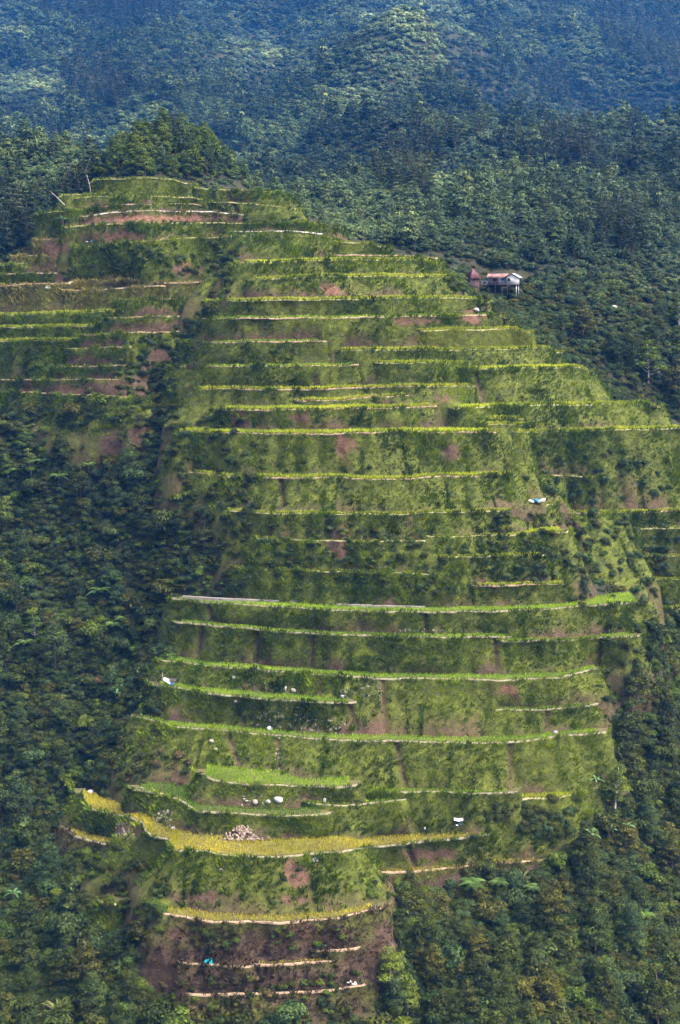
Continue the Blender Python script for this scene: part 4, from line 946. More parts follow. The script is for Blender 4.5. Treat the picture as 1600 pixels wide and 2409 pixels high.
# ---- trees in the thickets, one by one
def plant_tree(px, py, kind, sc, label, dD=0.0, group=None, sink=.3):
    hit, _ = cast(px, py)
    if hit is None: return
    z = hit.z - sink
    t = thing('broadleaf_tree', label, 'tree', (hit.x, hit.y + dD, z), rng.uniform(0, 6.28), group, sc)
    add('trunk', TREE[kind][0], t); add('crown', TREE[kind][1], t); return t
plant_tree(1445, 1890, 2, 1.1, 'light green layered tree with pale bare stems at the edge of the dark hollow', -1.0)
plant_tree(1455, 1765, 1, .85, 'olive layered tree crown above the light green tree at the right edge of the terraces')
plant_tree(290, 1045, 0, .75, 'dark rounded tree below the lowest brown terrace', -1)
lt = [(60,1060,2),(150,1090,0),(20,1130,2),(90,1220,0),(190,1180,3),(250,1280,1),(120,1330,0),(40,1440,3),(180,1500,1),(90,1560,0),(250,1560,3),(40,1680,0),(150,1720,4),(240,1700,0),(60,1810,1),(150,1830,0),(40,1960,0),(110,2090,4),(200,2150,0),(60,2200,0),(150,2280,1),(270,2270,0),(60,2350,3),(220,2390,4),(300,1450,1),(340,1250,0),(420,1250,3),(300,1130,4)]
for a, b, k in lt: plant_tree(a, b, k, rng.uniform(.65, 1.15), ('dark', 'olive', 'light green layered', 'dark full-crowned', 'grey-green')[k] + ' tree rising above the dense thicket left of the terraces', 0, ('dark', 'olive', 'light green layered', 'dark full-crowned', 'grey-green')[k] + ' trees rising above the left thicket', .6)
rt = [(1500,1640,0),(1570,1700,3),(1560,1790,0),(1480,1840,1),(1590,1900,0),(1520,1960,4),(1580,2060,1),(1480,2130,0),(1380,2110,3),(1280,2200,0),(1180,2210,4),(1080,2210,0),(1000,2240,3),(1120,2260,1),(1250,2270,0),(1400,2250,4),(1540,2240,0),(1010,2310,1),(1150,2370,3),(1290,2380,1),(1430,2360,4),(1570,2360,0),(930,2390,4)]
for a, b, k in rt: plant_tree(a, b, k, rng.uniform(.65, 1.15), ('dark', 'olive', 'light green layered', 'dark full-crowned', 'grey-green')[k] + ' tree rising above the dense thicket at lower right', 0, ('dark', 'olive', 'light green layered', 'dark full-crowned', 'grey-green')[k] + ' trees rising above the lower right thicket', .6)
HOUSE = [(1250,640),(1340,650),(1420,690),(1620,780),(1620,990),(1560,980),(1440,890),(1330,800),(1230,720),(1100,700),(1110,690),(1240,700)]
for poly, side, num in ((LEFT, 'left of the terraces', 60), (RIGHT, 'at lower right', 60), (HOUSE, 'on the slope below the stilt house', 34)):
    a = np.array(poly, float); got = tries = 0
    while got < num and tries < 3000:
        tries += 1; q = rng.uniform(np.maximum(a.min(0), -20), np.minimum(a.max(0), [1620, 2430]))
        if not inside(poly, q[:1], q[1:])[0] or cast_ground(*q) is None: continue
        if (150 < q[0] < 430 and 1960 < q[1] < 2120) or (q[0] < 700 and q[0] > 290 and q[1] > 1380 and q[1] < 1870) or (830 < q[0] < 1320 and q[1] < 2170) or (1380 < q[0] < 1440 and q[1] < 1880): continue
        k = int(rng.choice([0, 0, 1, 2, 3, 4])); sc_ = float(rng.choice([.6, .8, 1.0, 1.35], p=[.3, .35, .25, .1])); got += 1
        kind_ = ('dark', 'olive', 'light green layered', 'dark full-crowned', 'grey-green')[k]; sz_ = 'small' if sc_ < .7 else 'tall' if sc_ > .9 else 'middling'
        plant_tree(q[0], q[1], k, sc_ * rng.uniform(.9, 1.1), f'{sz_} {kind_} tree in the dense thicket {side}', 0, f'{sz_} {kind_} trees in the thicket {side}', .6)
def plant_fern(px, py, sc, label, group):
    hit, _ = cast(px, py)
    if hit is None: return
    t = thing('tree_fern', label, 'tree fern', (hit.x, hit.y - .5, hit.z + .2), rng.uniform(0, 6.28), group, sc)
    add('trunk', FTR, t); add('frond_crown', FERN[rng.integers(2)], t, (.15, 0, 2.6))
for a, b in [(100,1110),(210,1120),(45,1130),(140,1150),(235,1420),(290,1480),(310,1440),(270,1500),(140,1470),(60,1540),(335,1455),(180,1390)]:
    plant_fern(a, b, rng.uniform(.8, 1.15), 'tree fern with arching fronds in the left thicket', 'tree ferns in the left thicket')
for a, b in [(1250,2110),(1110,2110),(1420,2330),(1170,2100),(1510,2180)]:
    plant_fern(a, b, rng.uniform(.7, 1.05), 'tree fern with arching fronds in the lower right thicket', 'tree ferns in the lower right thicket')
def plant_banana(px, py, sc, label, group=None):
    hit, _ = cast(px, py)
    if hit is None: return
    t = thing('banana_plant', label, 'banana plant', (hit.x, hit.y - 1.0, hit.z + .3), rng.uniform(0, 6.28), group, sc)
    add('stem', BST, t); add('leaf_crown', BAN[rng.integers(2)], t, (.1, 0, 1.65))
plant_banana(1388, 1985, 1.05, 'banana plant with a thick reddish stem above the lower right thicket')
for a, b in [(1430,1975),(1470,1965)]: plant_banana(a, b, .95, 'drooping banana plant right of the thick-stemmed one', 'drooping banana plants')
plant_banana(282, 1640, 1.0, 'banana plant with blue-green leaves in the left thicket below the tarpaulin shelter')
plant_banana(35, 2120, .9, 'banana plant with blue-green leaves at the lower left picture edge')
plant_banana(1398, 1850, .75, 'small banana plant at the foot of the light green layered tree')
plant_banana(1480, 1820, .9, 'banana plant in front of the dark hollow at right')
plant_banana(150, 535, .9, 'grey-green banana plant at the left end of the long upper terrace')
# dry straw bush, white trunks, small dark tree on the cone
hit, _ = cast(1285, 810)
tag(add('cane_clump', CANE['dry'][0], None, (hit.x, hit.y + 1, hit.z - .3), (0, 0, 1), (1.7, 1.7, 1.5)), 'dry straw-coloured cane clump on the right skyline', 'cane grass')
def snag(px, py, dx, H, label, r=.09):
    hit, _ = cast(px, py)
    if hit is None: return
    m = MB(); z = np.linspace(-.5, H, 7); xx = dx * (z / H) + .12 * np.sin(z * .8); m.tube(np.stack([xx, 0 * z, z], -1), np.linspace(r, r * .35, 7), 6)
    t = thing('dead_tree', label, 'dead tree', (hit.x, hit.y, hit.z)); m.build('trunk', M['bark_pale'], t)
    b = MB(); b.tube([(dx * .5, 0, H * .5), (dx * .5 + .9, .2, H * .66), (dx * .5 + 1.2, .3, H * .82)], [r * .5, r * .3, r * .15], 5); b.build('branch', M['bark_pale'], t)
snag(214, 455, -.9, 4.6, 'bare white dead trunk leaning left beside the topmost terrace')
snag(205, 456, -2.0, 2.6, 'short broken white trunk at the foot of the tall dead one')
snag(152, 482, -3.4, 3.2, 'thin bare dead trunk leaning far left in the dark trees')
snag(170, 2320, 1.6, 3.4, 'thin grey dead branch sticking up in the lower left thicket', .06)
snag(1270, 2405, .4, 3.0, 'bare pale forked twig tree at the bottom edge', .07)
snag(1330, 2405, -.4, 2.6, 'smaller bare pale twig tree right of the forked one', .06)

# ---------------------------------------------------------------- forest on the knoll, the left ridge and the mountain
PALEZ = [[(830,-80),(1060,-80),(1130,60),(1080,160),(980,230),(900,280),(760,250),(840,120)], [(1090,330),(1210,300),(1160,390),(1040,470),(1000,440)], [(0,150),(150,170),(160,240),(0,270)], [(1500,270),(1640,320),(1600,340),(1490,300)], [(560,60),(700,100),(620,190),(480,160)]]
PINEZ = [[(900,360),(1080,340),(1090,440),(1000,470),(880,450)], [(1400,0),(1600,20),(1600,200),(1420,150)], [(1240,170),(1330,180),(1340,260),(1230,260)], [(150,160),(300,170),(300,260),(150,250)], [(1400,520),(1520,530),(1510,610),(1410,600)], [(100,0),(420,0),(420,60),(100,60)], [(1280,330),(1400,330),(1380,400),(1290,400)]]
items = []
def fitem(k, X, Y, Z, s, zone): items.append((k, X, Y, Z, s, rng.uniform(0, 6.28), zone))
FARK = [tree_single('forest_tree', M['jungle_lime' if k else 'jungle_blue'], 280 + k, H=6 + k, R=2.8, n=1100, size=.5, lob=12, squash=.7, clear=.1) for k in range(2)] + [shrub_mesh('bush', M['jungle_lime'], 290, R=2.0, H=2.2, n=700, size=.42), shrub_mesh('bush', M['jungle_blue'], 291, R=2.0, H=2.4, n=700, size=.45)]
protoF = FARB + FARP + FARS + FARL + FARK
bands = [grid_spots(-110, 150, 372, 450, 2.4), grid_spots(-160, 200, 450, 640, 3.2), grid_spots(-260, 300, 640, 1050, 5.0), grid_spots(-560, 580, 1050, 2000, 8.5)]
X, Y, Z, px, py = [np.concatenate(q) for q in zip(*bands)]; grow = np.interp(Y, [372, 450, 640, 1050, 1900], [.85, 1.0, 1.45, 2.25, 3.6])
ok = (px > -150) & (px < 1750) & (py > -140)
for k in np.nonzero(ok)[0]:
    a, b = px[k], py[k]; pale = any(inside(p, a, b) for p in PALEZ); pine = any(inside(p, a, b) for p in PINEZ); u = rng.random()
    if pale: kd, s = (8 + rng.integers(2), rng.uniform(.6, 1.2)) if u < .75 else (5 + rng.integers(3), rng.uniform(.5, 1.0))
    elif pine: kd, s = (3 + rng.integers(2), rng.uniform(.45, .9)) if u < .45 else (5 + rng.integers(3), rng.uniform(.5, 1.0))
    else: kd, s = (rng.integers(3), rng.uniform(.4, .85) * (1.7 if u < .035 else 1.0)) if u < .20 else (5 + rng.integers(3), rng.uniform(.55, 1.25)) if u < .9 else (8 + rng.integers(2), rng.uniform(.5, .9)) if u < .985 else (3 + rng.integers(2), rng.uniform(.35, .7))
    fitem(kd, X[k], Y[k], Z[k] - .3, s * (grow[k] if kd != 3 and kd != 4 else grow[k] ** .8), 'mountain')
X, Y, Z, px, py = grid_spots(-110, -8, 348, 392, 2.2)           # knoll and the dark grove left of it
for k in range(len(X)):
    a, b = px[k], py[k]
    if not (-150 < a < 575 and b < 600): continue
    if a > 235 and b > 418: continue
    if a <= 235 and Y[k] < 352 + max(0, (a - 60) * .05) : continue
    u = rng.random()
    fitem((10 + rng.integers(2) if u < .4 and a > 235 else 12 + rng.integers(2) if u > .4 and a > 235 else rng.integers(3) if u < .3 else 3 + rng.integers(2) if u < (.34 if a > 235 else .42) and a < 420 else 5 + rng.integers(3)), X[k], Y[k], Z[k] - .3, rng.uniform(.55, .95) * (1.2 if a > 235 else 1.0), 'knoll' if a > 235 else 'grove')
for b in np.arange(-20, 700, 13):                             # close the canopy where ground would show
    for a in np.arange(-15, 1620, 13):
        q = (a + rng.uniform(-6, 6), b + rng.uniform(-6, 6)); hit = cast_ground(*q)
        if hit is None or hit.y < (350 if q[0] < 950 else 338): continue
        if 1085 < q[0] < 1250 and 630 < q[1] < 700: continue
        if hit.y < 372 and q[0] > 950: continue
        pale = any(inside(p, *q) for p in PALEZ) and rng.random() < .6; g_ = np.interp(hit.y, [338, 450, 640, 1050, 1900], [.55, .8, 1.15, 1.8, 2.8])
        fitem(8 + rng.integers(2) if pale else 5 + rng.integers(3), hit.x, hit.y, hit.z - .4, g_ * rng.uniform(.6, 1.15), 'mountain')
sc_f = []
for q in items:
    top = (q[1], q[2], q[3] + 3 * q[4]); a, b, f_ = proj(np.array(top))
    inn = -20 < a < 1620 and -20 < b < 1000 and visible(top)
    big = 1.0 if q[0] < 5 or q[0] in (10, 11) else .45
    sc_f.append(q[4] / f_ * big * (1 if inn else .001))
order = np.argsort(-np.array(sc_f)); cf = {'forest_tree': 0, 'pine_tree': 0}; restf = []
ZF = {'mountain': 'on the hazy forested mountain behind the terraces', 'knoll': 'on the wooded knoll crowning the terraces', 'grove': 'in the dark grove left of the upper cone'}
for oi_ in order:
    k, x_, y_, z_, s_, rz_, zone = items[oi_]; nm = 'forest_tree' if k < 3 or k in (10, 11) else 'pine_tree' if k < 5 else None
    if nm and cf[nm] < 290 and sc_f[oi_] > 2e-5:
        cf[nm] += 1; pa, pb, _f = proj(np.array((x_, y_, z_)))
        where = ZF[zone] if zone != 'mountain' else 'on the hazy slope above the dark grove at left' if pa < 330 else 'on the hazy slope above the wooded knoll' if pa < 620 else ('in the dark valley right of the knoll' if pb > 300 else 'on the high slope at top centre') if pa < 900 else ('on the forested hill behind the stilt house' if pb > 420 else 'on the rounded ridge at right' if pb > 230 else 'on the highest hazy slope at upper right')
        size = 'tall ' if s_ * (1 if k > 2 else 1.4) > np.interp(y_, [372, 1050, 1900], [.8, 1.75, 3.2]) else 'low '
        lab = size + ('broad-crowned tree ' if k < 3 or k > 9 else 'dark pine with layered branches ') + where
        tag(add(nm, protoF[k], None, (x_, y_, z_), (0, 0, rz_), (s_,) * 3), lab, 'tree' if k < 3 or k > 9 else 'pine', size + ('broad-crowned trees ' if k < 3 or k > 9 else 'dark pines ') + where)
    else: restf.append((k, x_, y_, z_, s_, rz_))
scatter('forest', restf, protoF, 'dense forest and scrub covering the mountain and ridges', 'forest')
for (a, b, k, s_, lab) in [(332, 345, 0, .8, 'round dark crown tree standing on top of the wooded knoll, left one'), (420, 335, 4, .62, 'taller feathery tree on top of the wooded knoll, right one'), (505, 462, 1, .55, 'small dark upright tree on the right shoulder of the upper cone')]:
    hit, _ = cast(a, b)
    if hit is not None: tag(add('pine_tree' if k > 2 else 'forest_tree', protoF[k], None, (hit.x, hit.y, hit.z - .3), (0, 0, 1.0), (s_ * (.7 if b > 400 else 1), s_ * (.7 if b > 400 else 1), s_)), lab, 'tree')
print('shrubs', len(spots), 'rest', len(rest), 'forest', len(items), cnt, cf)

# ---------------------------------------------------------------- stone canal along the back of the long curved terrace
tc = next(t for t in T if 'canal along its back' in t['label']); zc = float(unproj(tc['x'], tc['y'], tc['D'])[:, 2].mean())
cp = np.array([(430,1404),(510,1409),(612,1413),(714,1417),(800,1423),(900,1427),(1000,1429)], float)
xs = np.linspace(430, 1000, 90); ys = np.interp(xs, cp[:, 0], cp[:, 1]) + 4.0
Pc = unproj(xs, ys, (zc - CAMZ) / slope(ys)); cm = MB()
prof = [(-.05, -.4), (-.05, .44), (-.02, .56), (.34, .56), (.38, .3), (.38, -.4)]
CV = np.stack([Pc + np.stack([0 * xs, 0 * xs + o, 0 * xs + z], -1) for o, z in prof], 1); CV[:, 1:3] += rng.normal(0, .025, (90, 2, 3))
ix = np.arange(90 * 6).reshape(90, 6); cm.quads(CV.reshape(-1, 3), np.stack([ix[:-1, :-1], ix[1:, :-1], ix[1:, 1:], ix[:-1, 1:]], -1).reshape(-1, 4))
tag(cm.build('canal_wall', M['stone'], None), 'long thin grey stone canal wall behind the long curved rice terrace', 'canal wall')

# ---------------------------------------------------------------- the house on stilts and the rusty huts
M['rust'] = surf_mat('rusty_sheet', (.075, .034, .03), (.17, .088, .08), .8, c2=(.30, .26, .255), rough=.6, bmp=.1)
M['rust_dark'] = surf_mat('dark_rusty_sheet', (.03, .016, .02), (.085, .035, .04), 1.5, c2=(.16, .10, .105), rough=.6, bmp=.1)
M['white_sheet'] = surf_mat('white_sheet', (.42, .44, .46), (.56, .57, .58), 1.0, rough=.5, bmp=.1)
M['white_wall'] = surf_mat('white_boards', (.40, .42, .46), (.54, .57, .60), 1.2, rough=.6, bmp=.1)
M['blue_wall'] = surf_mat('blue_grey_boards', (.16, .22, .30), (.30, .37, .45), 1.2, rough=.7, bmp=.1)
M['dark_wood'] = surf_mat('dark_boards', (.035, .022, .025), (.10, .065, .06), 2.0)
M['dark_glass'] = surf_mat('dark_window', (.01, .012, .016), (.03, .035, .045), 2.0, rough=.15, bmp=0)
def corr(a, b, c, d, n, amp=.05, th=.03):                  # corrugated sheet between eave a-b and ridge d-c
    a, b, c, d = [np.array(q, float) for q in (a, b, c, d)]; u = np.linspace(0, 1, 2 * n + 1)
    lo = a + (b - a) * u[:, None]; hi = d + (c - d) * u[:, None]; nr = np.cross(b - a, d - a); nr /= np.linalg.norm(nr)
    if nr[2] < 0: nr = -nr
    w = np.where(np.arange(2 * n + 1) % 2 == 0, amp, 0)[:, None] * nr
    V = np.concatenate([lo + w, hi + w, lo + w - nr * th, hi + w - nr * th]); k = 2 * n + 1; Q = []
    for i in range(k - 1):
        Q += [[i, i + 1, k + i + 1, k + i], [2 * k + i, 3 * k + i, 3 * k + i + 1, 2 * k + i + 1], [i, 2 * k + i, 2 * k + i + 1, i + 1], [k + i, k + i + 1, 3 * k + i + 1, 3 * k + i]]
    m = MB(); m.quads(V, Q); return m
hb = unproj(1147, 668, 357.0)
H = thing('stilt_house', 'small white house on stilts with a rusty red sheet roof above the right slope', 'house', tuple(hb), math.radians(-17), None, .9)
def bxp(name, mat, dims, parent=H):
    m = MB(); m.box(*dims); return m.build(name, mat, parent)
bxp('wall', M['blue_wall'], (.1, 5.4, .2, 3.4, -.1, 1.95)); bxp('floor', M['dark_wood'], (-.1, 8.5, -.75, 3.6, -.32, -.12))
bxp('wall', M['white_wall'], (5.42, 8.35, -.7, 3.4, -.1, 1.85))
g = MB(); g._add(np.array([(5.42, -.69, 1.851), (8.35, -.69, 1.851), (6.88, -.69, 2.62), (5.42, 3.39, 1.851), (8.35, 3.39, 1.851), (6.88, 3.39, 2.62)]), [[0, 1, 4, 3]], [[0, 1, 2], [3, 5, 4]]); g.build('gable', M['white_wall'], H)
bxp('door', M['dark_wood'], (1.5, 2.9, .12, .19, -.1, 1.6)); bxp('porch_rail', M['dark_wood'], (.4, 3.2, -.62, -.55, .3, .42))
for x_ in (.45, 1.6, 3.1): bxp('porch_post', M['dark_wood'], (x_, x_ + .1, -.62, -.52, -.12, 1.75))
w1 = bxp('window', M['white_sheet'], (5.7, 6.6, -.75, -.702, .7, 1.6)); bxp('pane', M['dark_glass'], (5.78, 6.52, -.78, -.752, .78, 1.52), w1)
w2 = bxp('window', M['white_sheet'], (3.9, 4.6, .14, .197, .9, 1.55)); bxp('pane', M['dark_glass'], (3.97, 4.53, .11, .138, .97, 1.48), w2)
bxp('skirting', M['rust_dark'], (3.1, 5.4, .05, .16, -.9, -.1))
corr((-.15, -.75, 1.8), (5.6, -.75, 1.8), (5.6, 1.75, 2.82), (-.15, 1.75, 2.82), 16).build('roof', M['rust'], H)
corr((-.15, 4.0, 1.95), (5.6, 4.0, 1.95), (5.6, 1.76, 2.82), (-.15, 1.76, 2.82), 16).build('roof', M['rust'], H)
corr((4.75, -1.15, 1.72), (4.75, 4.0, 1.72), (6.9, 4.0, 2.88), (6.9, -1.15, 2.88), 14).build('roof', M['white_sheet'], H)
corr((9.05, -1.15, 1.72), (9.05, 4.0, 1.72), (6.91, 4.0, 2.88), (6.91, -1.15, 2.88), 14).build('roof', M['white_sheet'], H)
bxp('lean_to', M['white_wall'], (-1.9, .05, .6, 2.6, -.35, .95)); corr((-2.2, .2, 1.0), (-2.2, 2.9, 1.0), (.25, 2.9, 1.62), (.25, .2, 1.62), 6).build('lean_to_roof', M['white_sheet'], H)
bxp('lean_to_opening', M['dark_glass'], (-1.2, -.6, .54, .597, .1, .75))
for x_ in (.3, 2.2, 4.2, 5.6, 8.1):
    for y_ in (-.5, 3.2): bxp('stilt', M['dark_wood'] if x_ < 8 else M['white_wall'], (x_, x_ + .16, y_, y_ + .16, -3.4, -.32))
def hut(px, py, D, hw, hr, ridge, rz, mat, label):
    b = unproj(px, py, D); t = thing('rusty_roofed_hut', label, 'hut', tuple(b - [0, 0, 2.0]), rz)
    m = MB(); m.box(-hw * .7, hw * .7, -hw * .7, hw * .7, -1.2, 2.1); m.build('wall', M['dark_wood'], t)
    e = [(-hw, -hw, 2.0), (hw, -hw, 2.0), (hw, hw, 2.0), (-hw, hw, 2.0)]; r0, r1 = (-ridge, 0, 2.0 + hr), (ridge, 0, 2.0 + hr)
    for (a, b_, c, d) in ((e[0], e[1], r1, r0), (e[1], e[2], r1, r1), (e[2], e[3], r0, r1), (e[3], e[0], r0, r0)): corr(a, b_, c, d, 9, .06).build('roof_slope', mat, t)
    for x_ in (-hw * .85, hw * .85): MB_ = MB(); MB_.box(x_ - .07, x_ + .07, -hw * .85, -hw * .85 + .14, -1.2, 2.1); MB_.build('post', M['dark_wood'], t)
hut(1036, 655, 346, 3.0, 2.7, .7, .2, M['rust_dark'], 'hut with a broad dark rusty sheet roof behind the terrace end, leftmost of three')
hut(1070, 659, 349, 1.25, 2.1, .05, .3, M['rust_dark'], 'narrow dark pyramid-roofed hut between the two larger huts')
hut(1112, 655, 355, 1.8, 2.4, .1, .5, M['rust_dark'], 'hut with a steep red rusty roof half hidden by bushes left of the stilt house')

# ---------------------------------------------------------------- people
def person(px, py, pose, top, legs, label, rz=0.0, hat=None):
    hit, _ = cast(px, py)
    if hit is None: return
    if pose == 'sit':
        J = {'pel': (0, .05, .16), 'che': (0, -.02, .52), 'nec': (0, -.05, .68), 'hea': (0, -.08, .80), 'top': (0, -.08, .90),
             'kl': (-.14, -.42, .34), 'al': (-.13, -.48, -.02), 'fl': (-.13, -.62, -.05), 'kr': (.14, -.42, .34), 'ar': (.13, -.48, -.02), 'fr': (.13, -.62, -.05),
             'sl': (-.19, -.03, .60), 'el': (-.27, -.16, .38), 'hl': (-.16, -.38, .36), 'sr': (.19, -.03, .60), 'er': (.27, -.16, .38), 'hr': (.16, -.38, .36)}
    else:
        J = {'pel': (0, .05, .82), 'che': (0, -.12, 1.18), 'nec': (0, -.22, 1.34), 'hea': (0, -.27, 1.46), 'top': (0, -.30, 1.56),
             'kl': (-.12, -.05, .45), 'al': (-.14, .05, .06), 'fl': (-.14, -.12, .03), 'kr': (.12, .0, .45), 'ar': (.14, .12, .06), 'fr': (.14, -.04, .03),
             'sl': (-.19, -.16, 1.27), 'el': (-.26, -.28, 1.0), 'hl': (-.18, -.48, .86), 'sr': (.19, -.16, 1.27), 'er': (.26, -.28, 1.0), 'hr': (.18, -.48, .86)}
    Rd = {'pel': .15, 'che': .16, 'nec': .06, 'hea': .10, 'top': .075, 'k': .08, 'a': .05, 'f': .045, 's': .075, 'e': .05, 'h': .04}
    nm = list(J); E = [('pel', 'che'), ('che', 'nec'), ('nec', 'hea'), ('hea', 'top')] + [x for s_ in 'lr' for x in (('pel', 'k' + s_), ('k' + s_, 'a' + s_), ('a' + s_, 'f' + s_), ('che', 's' + s_), ('s' + s_, 'e' + s_), ('e' + s_, 'h' + s_))]
    me = bpy.data.meshes.new('person'); me.from_pydata([J[k] for k in nm], [(nm.index(a), nm.index(b)) for a, b in E], [])
    o = bpy.data.objects.new('tmp', me); C.objects.link(o); o.modifiers.new('s', 'SKIN'); o.modifiers.new('u', 'SUBSURF').levels = 1
    for v, k in zip(me.skin_vertices[0].data, nm):
        r = Rd.get(k, Rd.get(k[0])); v.radius = (r, r)
    me.skin_vertices[0].data[0].use_root = True
    dg = bpy.context.evaluated_depsgraph_get(); m2 = bpy.data.meshes.new_from_object(o.evaluated_get(dg)); m2.name = 'person'; bpy.data.objects.remove(o)
    m2.materials.clear()
    for mt in (M[top], M[legs], M['skin'], M['hair']): m2.materials.append(mt)
    zh, zn, zt = J['pel'][2], J['nec'][2], J['top'][2]
    for p in m2.polygons:
        c = p.center; hand = min((Vector(J['hl']) - c).length, (Vector(J['hr']) - c).length) < .09
        p.material_index = 3 if c.z > zn + .55 * (zt - zn) or (c.z > zn + .03 and c.y > J['hea'][1] + .03) else 2 if c.z > zn or hand else 0 if c.z > zh + .04 and not (pose == 'sit' and c.y < -.2 and c.z < .36) else 1
        p.use_smooth = True
    o = add('person', m2, None, (hit.x, hit.y, hit.z + .02), (0, 0, rz)); tag(o, label, 'person'); return o
person(245, 500, 'stand', 'red_cloth', 'dark_cloth', 'person in a dark red top standing bent over on the white concrete rim', .4)
person(40, 667, 'sit', 'red_cloth', 'dark_cloth', 'person in dark red sitting on the pale path at the left picture edge', .2)
person(157, 533, 'sit', 'red_cloth', 'red_cloth', 'person wrapped in red sitting below the grey-green banana plant', -.3)
person(205, 574, 'sit', 'white_cloth', 'dark_cloth', 'person in white sitting on the terrace over the bushy slope, left of the pair', .1)
person(216, 573, 'sit', 'blue_cloth', 'dark_cloth', 'person in blue sitting on the terrace over the bushy slope, right of the pair', -.1)

# ---------------------------------------------------------------- cloths, shelters, stones
def sheet(pts, n=7, sag=.12, seed=0, th=.02):              # a hanging cloth between four corners
    r = np.random.default_rng(seed); a, b, c, d = [np.array(q, float) for q in pts]; u = np.linspace(0, 1, n)
    U, Vv = np.meshgrid(u, u); P = ((1 - U) * (1 - Vv))[..., None] * a + (U * (1 - Vv))[..., None] * b + (U * Vv)[..., None] * c + ((1 - U) * Vv)[..., None] * d
    P[..., 2] -= sag * np.sin(U * math.pi) * np.sin(Vv * math.pi); P += r.normal(0, .035, P.shape); P = P.reshape(-1, 3); k = n * n
    ix = np.arange(k).reshape(n, n); Q = np.stack([ix[:-1, :-1], ix[:-1, 1:], ix[1:, 1:], ix[1:, :-1]], -1).reshape(-1, 4)
    m = MB(); m.quads(np.vstack([P, P - [0, -th * .6, th]]), np.vstack([Q, Q[:, ::-1] + k])); return m
def pole(t, a, b, r=.04, mat='bark_pale'):
    m = MB(); m.tube([a, (np.array(a) + np.array(b)) / 2 + [.02, 0, 0], b], [r, r, r * .8], 6); m.build('pole', M[mat], t)
hit, _ = cast(398, 1614); t = thing('tarpaulin_shelter', 'little shelter of white, dark and blue tarpaulin at a rice terrace end', 'shelter', (hit.x, hit.y, hit.z))
for a in (-.9, .2, 1.0): pole(t, (a, .1, -.1), (a + .05, .1, 1.35))
pole(t, (-1.5, .1, -.1), (-1.2, .2, 2.6), .03)
sheet([(-1.1, -.35, 1.30), (.25, -.55, .55), (.5, .6, 1.1), (-1.0, .5, 1.55)], sag=.15, seed=1).build('white_tarpaulin', M['white_cloth'], t)
sheet([(.1, -.4, 1.15), (1.3, -.45, .95), (1.35, .6, 1.2), (.1, .5, 1.45)], sag=.18, seed=2).build('dark_tarpaulin', M['dark_cloth'], t)
sheet([(.25, -.5, .9), (1.0, -.55, .9), (.95, -.5, .02), (.4, -.5, .02)], sag=0, seed=3).build('blue_cloth', M['blue_cloth'], t)
def sack(mat, s, seed):
    me = stone_mesh('sack', mat, seed, 2); return me
hit, _ = cast(1262, 1183); t = thing('bundle_of_sacks', 'blue and white bundle of sacks lying on the bushy bank at right', 'bundle', (hit.x, hit.y - .3, hit.z + .2))
for (x_, z_, sx, sz, mt, rz, sd) in ((-1.0, .15, .75, .38, 'white_cloth', .3, 61), (1.05, .32, .85, .4, 'white_cloth', -.35, 62), (.0, .3, .55, .55, 'blue_cloth', .2, 63)):
    add('sack', sack(M[mt], 1, sd), t, (x_, 0, z_), (0, rz, .2), (sx, .5, sz))
hit, _ = cast(1078, 1940); t = thing('lean_to_shelter', 'small dark lean-to with a bent pale tin roof below the rice strips', 'shelter', (hit.x, hit.y - .2, hit.z), 0, None, .75)
for x_ in (-.8, .85): pole(t, (x_, -.3, -.3), (x_, -.3, 1.25), .05, 'dark_wood'); pole(t, (x_, .6, -.3), (x_, .6, 1.4), .05, 'dark_wood')
corr((-1.0, -.55, 1.32), (.05, -.6, 1.08), (.05, .8, 1.3), (-1.0, .8, 1.5), 5).build('roof_sheet', M['white_sheet'], t)
corr((.05, -.6, 1.09), (1.1, -.55, 1.28), (1.1, .8, 1.45), (.05, .8, 1.31), 5).build('roof_sheet', M['white_sheet'], t)
sheet([(-.85, .5, 1.25), (.9, .5, 1.25), (.9, .5, -.2), (-.85, .5, -.2)], sag=0, seed=5).build('back_cloth', M['dark_cloth'], t)
sheet([(.1, -.25, .55), (.8, -.25, .55), (.8, -.2, .15), (.1, -.2, .15)], sag=0, seed=6).build('blue_cloth', M['blue_cloth'], t)
add('sack', sack(M['white_cloth'], 1, 64), t, (-.35, -.35, .12), (0, 0, .4), (.32, .28, .2))
for (a, b, mt, s_, lab) in ((490, 2268, 'cyan_cloth', .8, 'turquoise cloth crumpled on a dry ledge of the bare brown slope'), (742, 2026, 'white_cloth', .55, 'crumpled white and blue plastic scrap on the bank under the golden field'),
                            (822, 2312, 'white_cloth', .4, 'white plastic scrap on the bare slope, left of two'), (834, 2316, 'white_cloth', .45, 'white plastic scrap on the bare slope, right of two'), (113, 679, 'white_cloth', .7, 'white scrap lying on the brown bank below the figure in dark red'),
                            (168, 668, 'white_cloth', .6, 'white board leaning at the foot of the green bushy slope')):
    hit, _ = cast(a, b)
    m = sheet([(-s_, 0, .05), (s_ * .9, -.1, .1), (s_ * .7, .2, s_ * 1.1), (-s_ * .6, .3, s_ * .9)], 5, .1, int(a))
    tag(m.build('cloth_scrap', M[mt], None, loc=(hit.x, hit.y - .15, hit.z)), lab, 'scrap')
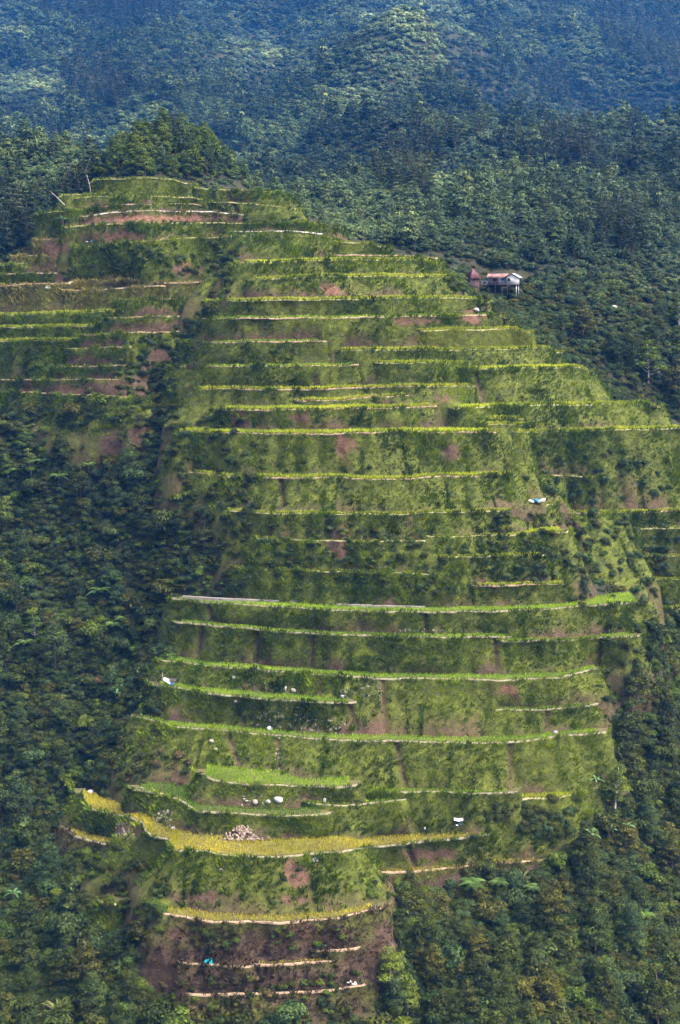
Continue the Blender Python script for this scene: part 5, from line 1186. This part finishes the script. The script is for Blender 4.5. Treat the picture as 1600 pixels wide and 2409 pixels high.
BO = [(655,1884,1.05,1,'big pale grey boulder below the rounded green paddy, largest of the group'),(631,1888,.62,1,'pale upright boulder left of the biggest one below the rounded paddy'),(600,1888,.8,0,'brownish boulder left of the pale pair below the rounded paddy'),
      (580,1886,.45,0,'small stone at the left end of the boulder group below the rounded paddy'),(764,1884,.42,1,'white standing stone on the small green paddy'),(213,1866,.85,1,'flat pale boulder at the upper left tip of the golden field'),(199,1870,.4,1,'small pale stone at the rim tip of the golden field'),
      (334,1856,.5,0,'grey stone at the left end of the dark green paddy'),(408,1950,.65,0,'dark stone standing in the golden field by its back bank'),(498,1746,.75,0,'brown stone on the left bank under the longest terrace, upper of two'),(508,1764,.6,0,'brown stone on the left bank under the longest terrace, lower of two'),
      (1120,732,.95,1,'white rock at the right end of a green rice terrace near the skyline'),(1445,728,1.4,1,'pale rock on the slope right of the stilt house'),(550,1597,.7,1,'white rock under the crescent terrace left of centre'),(671,1622,.5,1,'tall pale stone standing at the back of the half terrace'),
      (690,1626,.8,0,'broad grey stone beside the tall pale one on the half terrace'),(635,1716,.8,1,'grey boulder at the foot of the stony bank'),(556,1652,.55,0,'stone at the top of the stony bank'),(658,1738,.4,1,'white stone sitting on the rim of the longest terrace'),
      (520,2048,.5,0,'round grey stone on the bank under the golden field'),(1306,1726,.9,0,'reddish grey stone at the right end of the longest terrace'),(805,1640,.55,1,'pale stone beside the stone facing in the middle'),(1000,1950,.5,1,'small pale stone at the back of the golden field near its right end')]
for k, (a, b, s_, pale, lab) in enumerate(BO):
    hit, _ = cast(a, b)
    if hit is None: continue
    tall = 'standing' in lab and 'field' not in lab
    o = add('boulder', (PALE if pale else GREYB)[k % (3 if pale else 2)], None, (hit.x, hit.y - .1, hit.z + s_ * .25), (rng.uniform(-.3, .3), 0, rng.uniform(0, 6.28)), (s_ * (.6 if tall else .75), s_ * .7, s_ * (1.3 if tall else .75))); tag(o, lab, 'boulder')
hit, _ = cast(575, 1972); t = thing('rubble_pile', 'pile of reddish rubble slumped onto the back of the golden field', 'rubble', (hit.x, hit.y, hit.z))
for k in range(150):
    u = rng.normal(0, 1.6); v = rng.uniform(0, 1); s_ = rng.uniform(.12, .34)
    hh = max(0., 1.9 - .30 * abs(u) - v * 1.8)
    add('stone', RUB[k % 3], t, (u + .6 * (v - .5), 1.1 - 2.0 * v, .05 + hh * .9), tuple(rng.uniform(0, 6.28, 3)), (s_ * 1.3, s_, s_ * .8))
for (key, px0, px1, py0, py1, num) in (('half terrace', 590, 720, 1665, 1715, 70), ('half terrace', 720, 815, 1690, 1725, 40), ('crescent terrace', 800, 900, 1612, 1648, 45), ('golden yellow', 268, 318, 1935, 1976, 55), ('bent paddy', 352, 405, 1905, 1945, 45), ('bent paddy', 560, 610, 1880, 1900, 1), ('rounded green', 570, 620, 1872, 1895, 25), ('longest crescent', 645, 665, 1760, 1830, 20), ('first below the long canal terrace', 940, 1040, 1480, 1486, 30)):
    tt = next((q for q in T if key in q['label']), None)
    if tt is None: continue
    for k in range(num):
        hit, nr = cast(rng.uniform(px0, px1), rng.uniform(py0, py1))
        if hit is None: continue
        s_ = rng.uniform(.10, .30); c0 = tt['c0']
        add('stone', STONES[k % 4], tt['root'], (hit.x - c0[0], hit.y - c0[1] + s_ * .2, hit.z - c0[2]), tuple(rng.uniform(0, 6.28, 3)), (s_ * 1.2, s_, s_))
# ---------------------------------------------------------------- the blue air
hz = MB(); hz.box(-725, 725, -45, 2530, GZ.min() - 1.5, GZ.max() + 25)
hm = bpy.data.materials.new('haze'); hm.use_nodes = True; hn = hm.node_tree; hn.nodes.remove(hn.nodes['Principled BSDF'])
pv = hn.nodes.new('ShaderNodeVolumePrincipled'); pv.inputs['Color'].default_value = (.05, .32, 1.0, 1); pv.inputs['Density'].default_value = .000085
hn.links.new(pv.outputs[0], hn.nodes['Material Output'].inputs['Volume'])
tag(hz.build('haze', hm), kind='stuff')
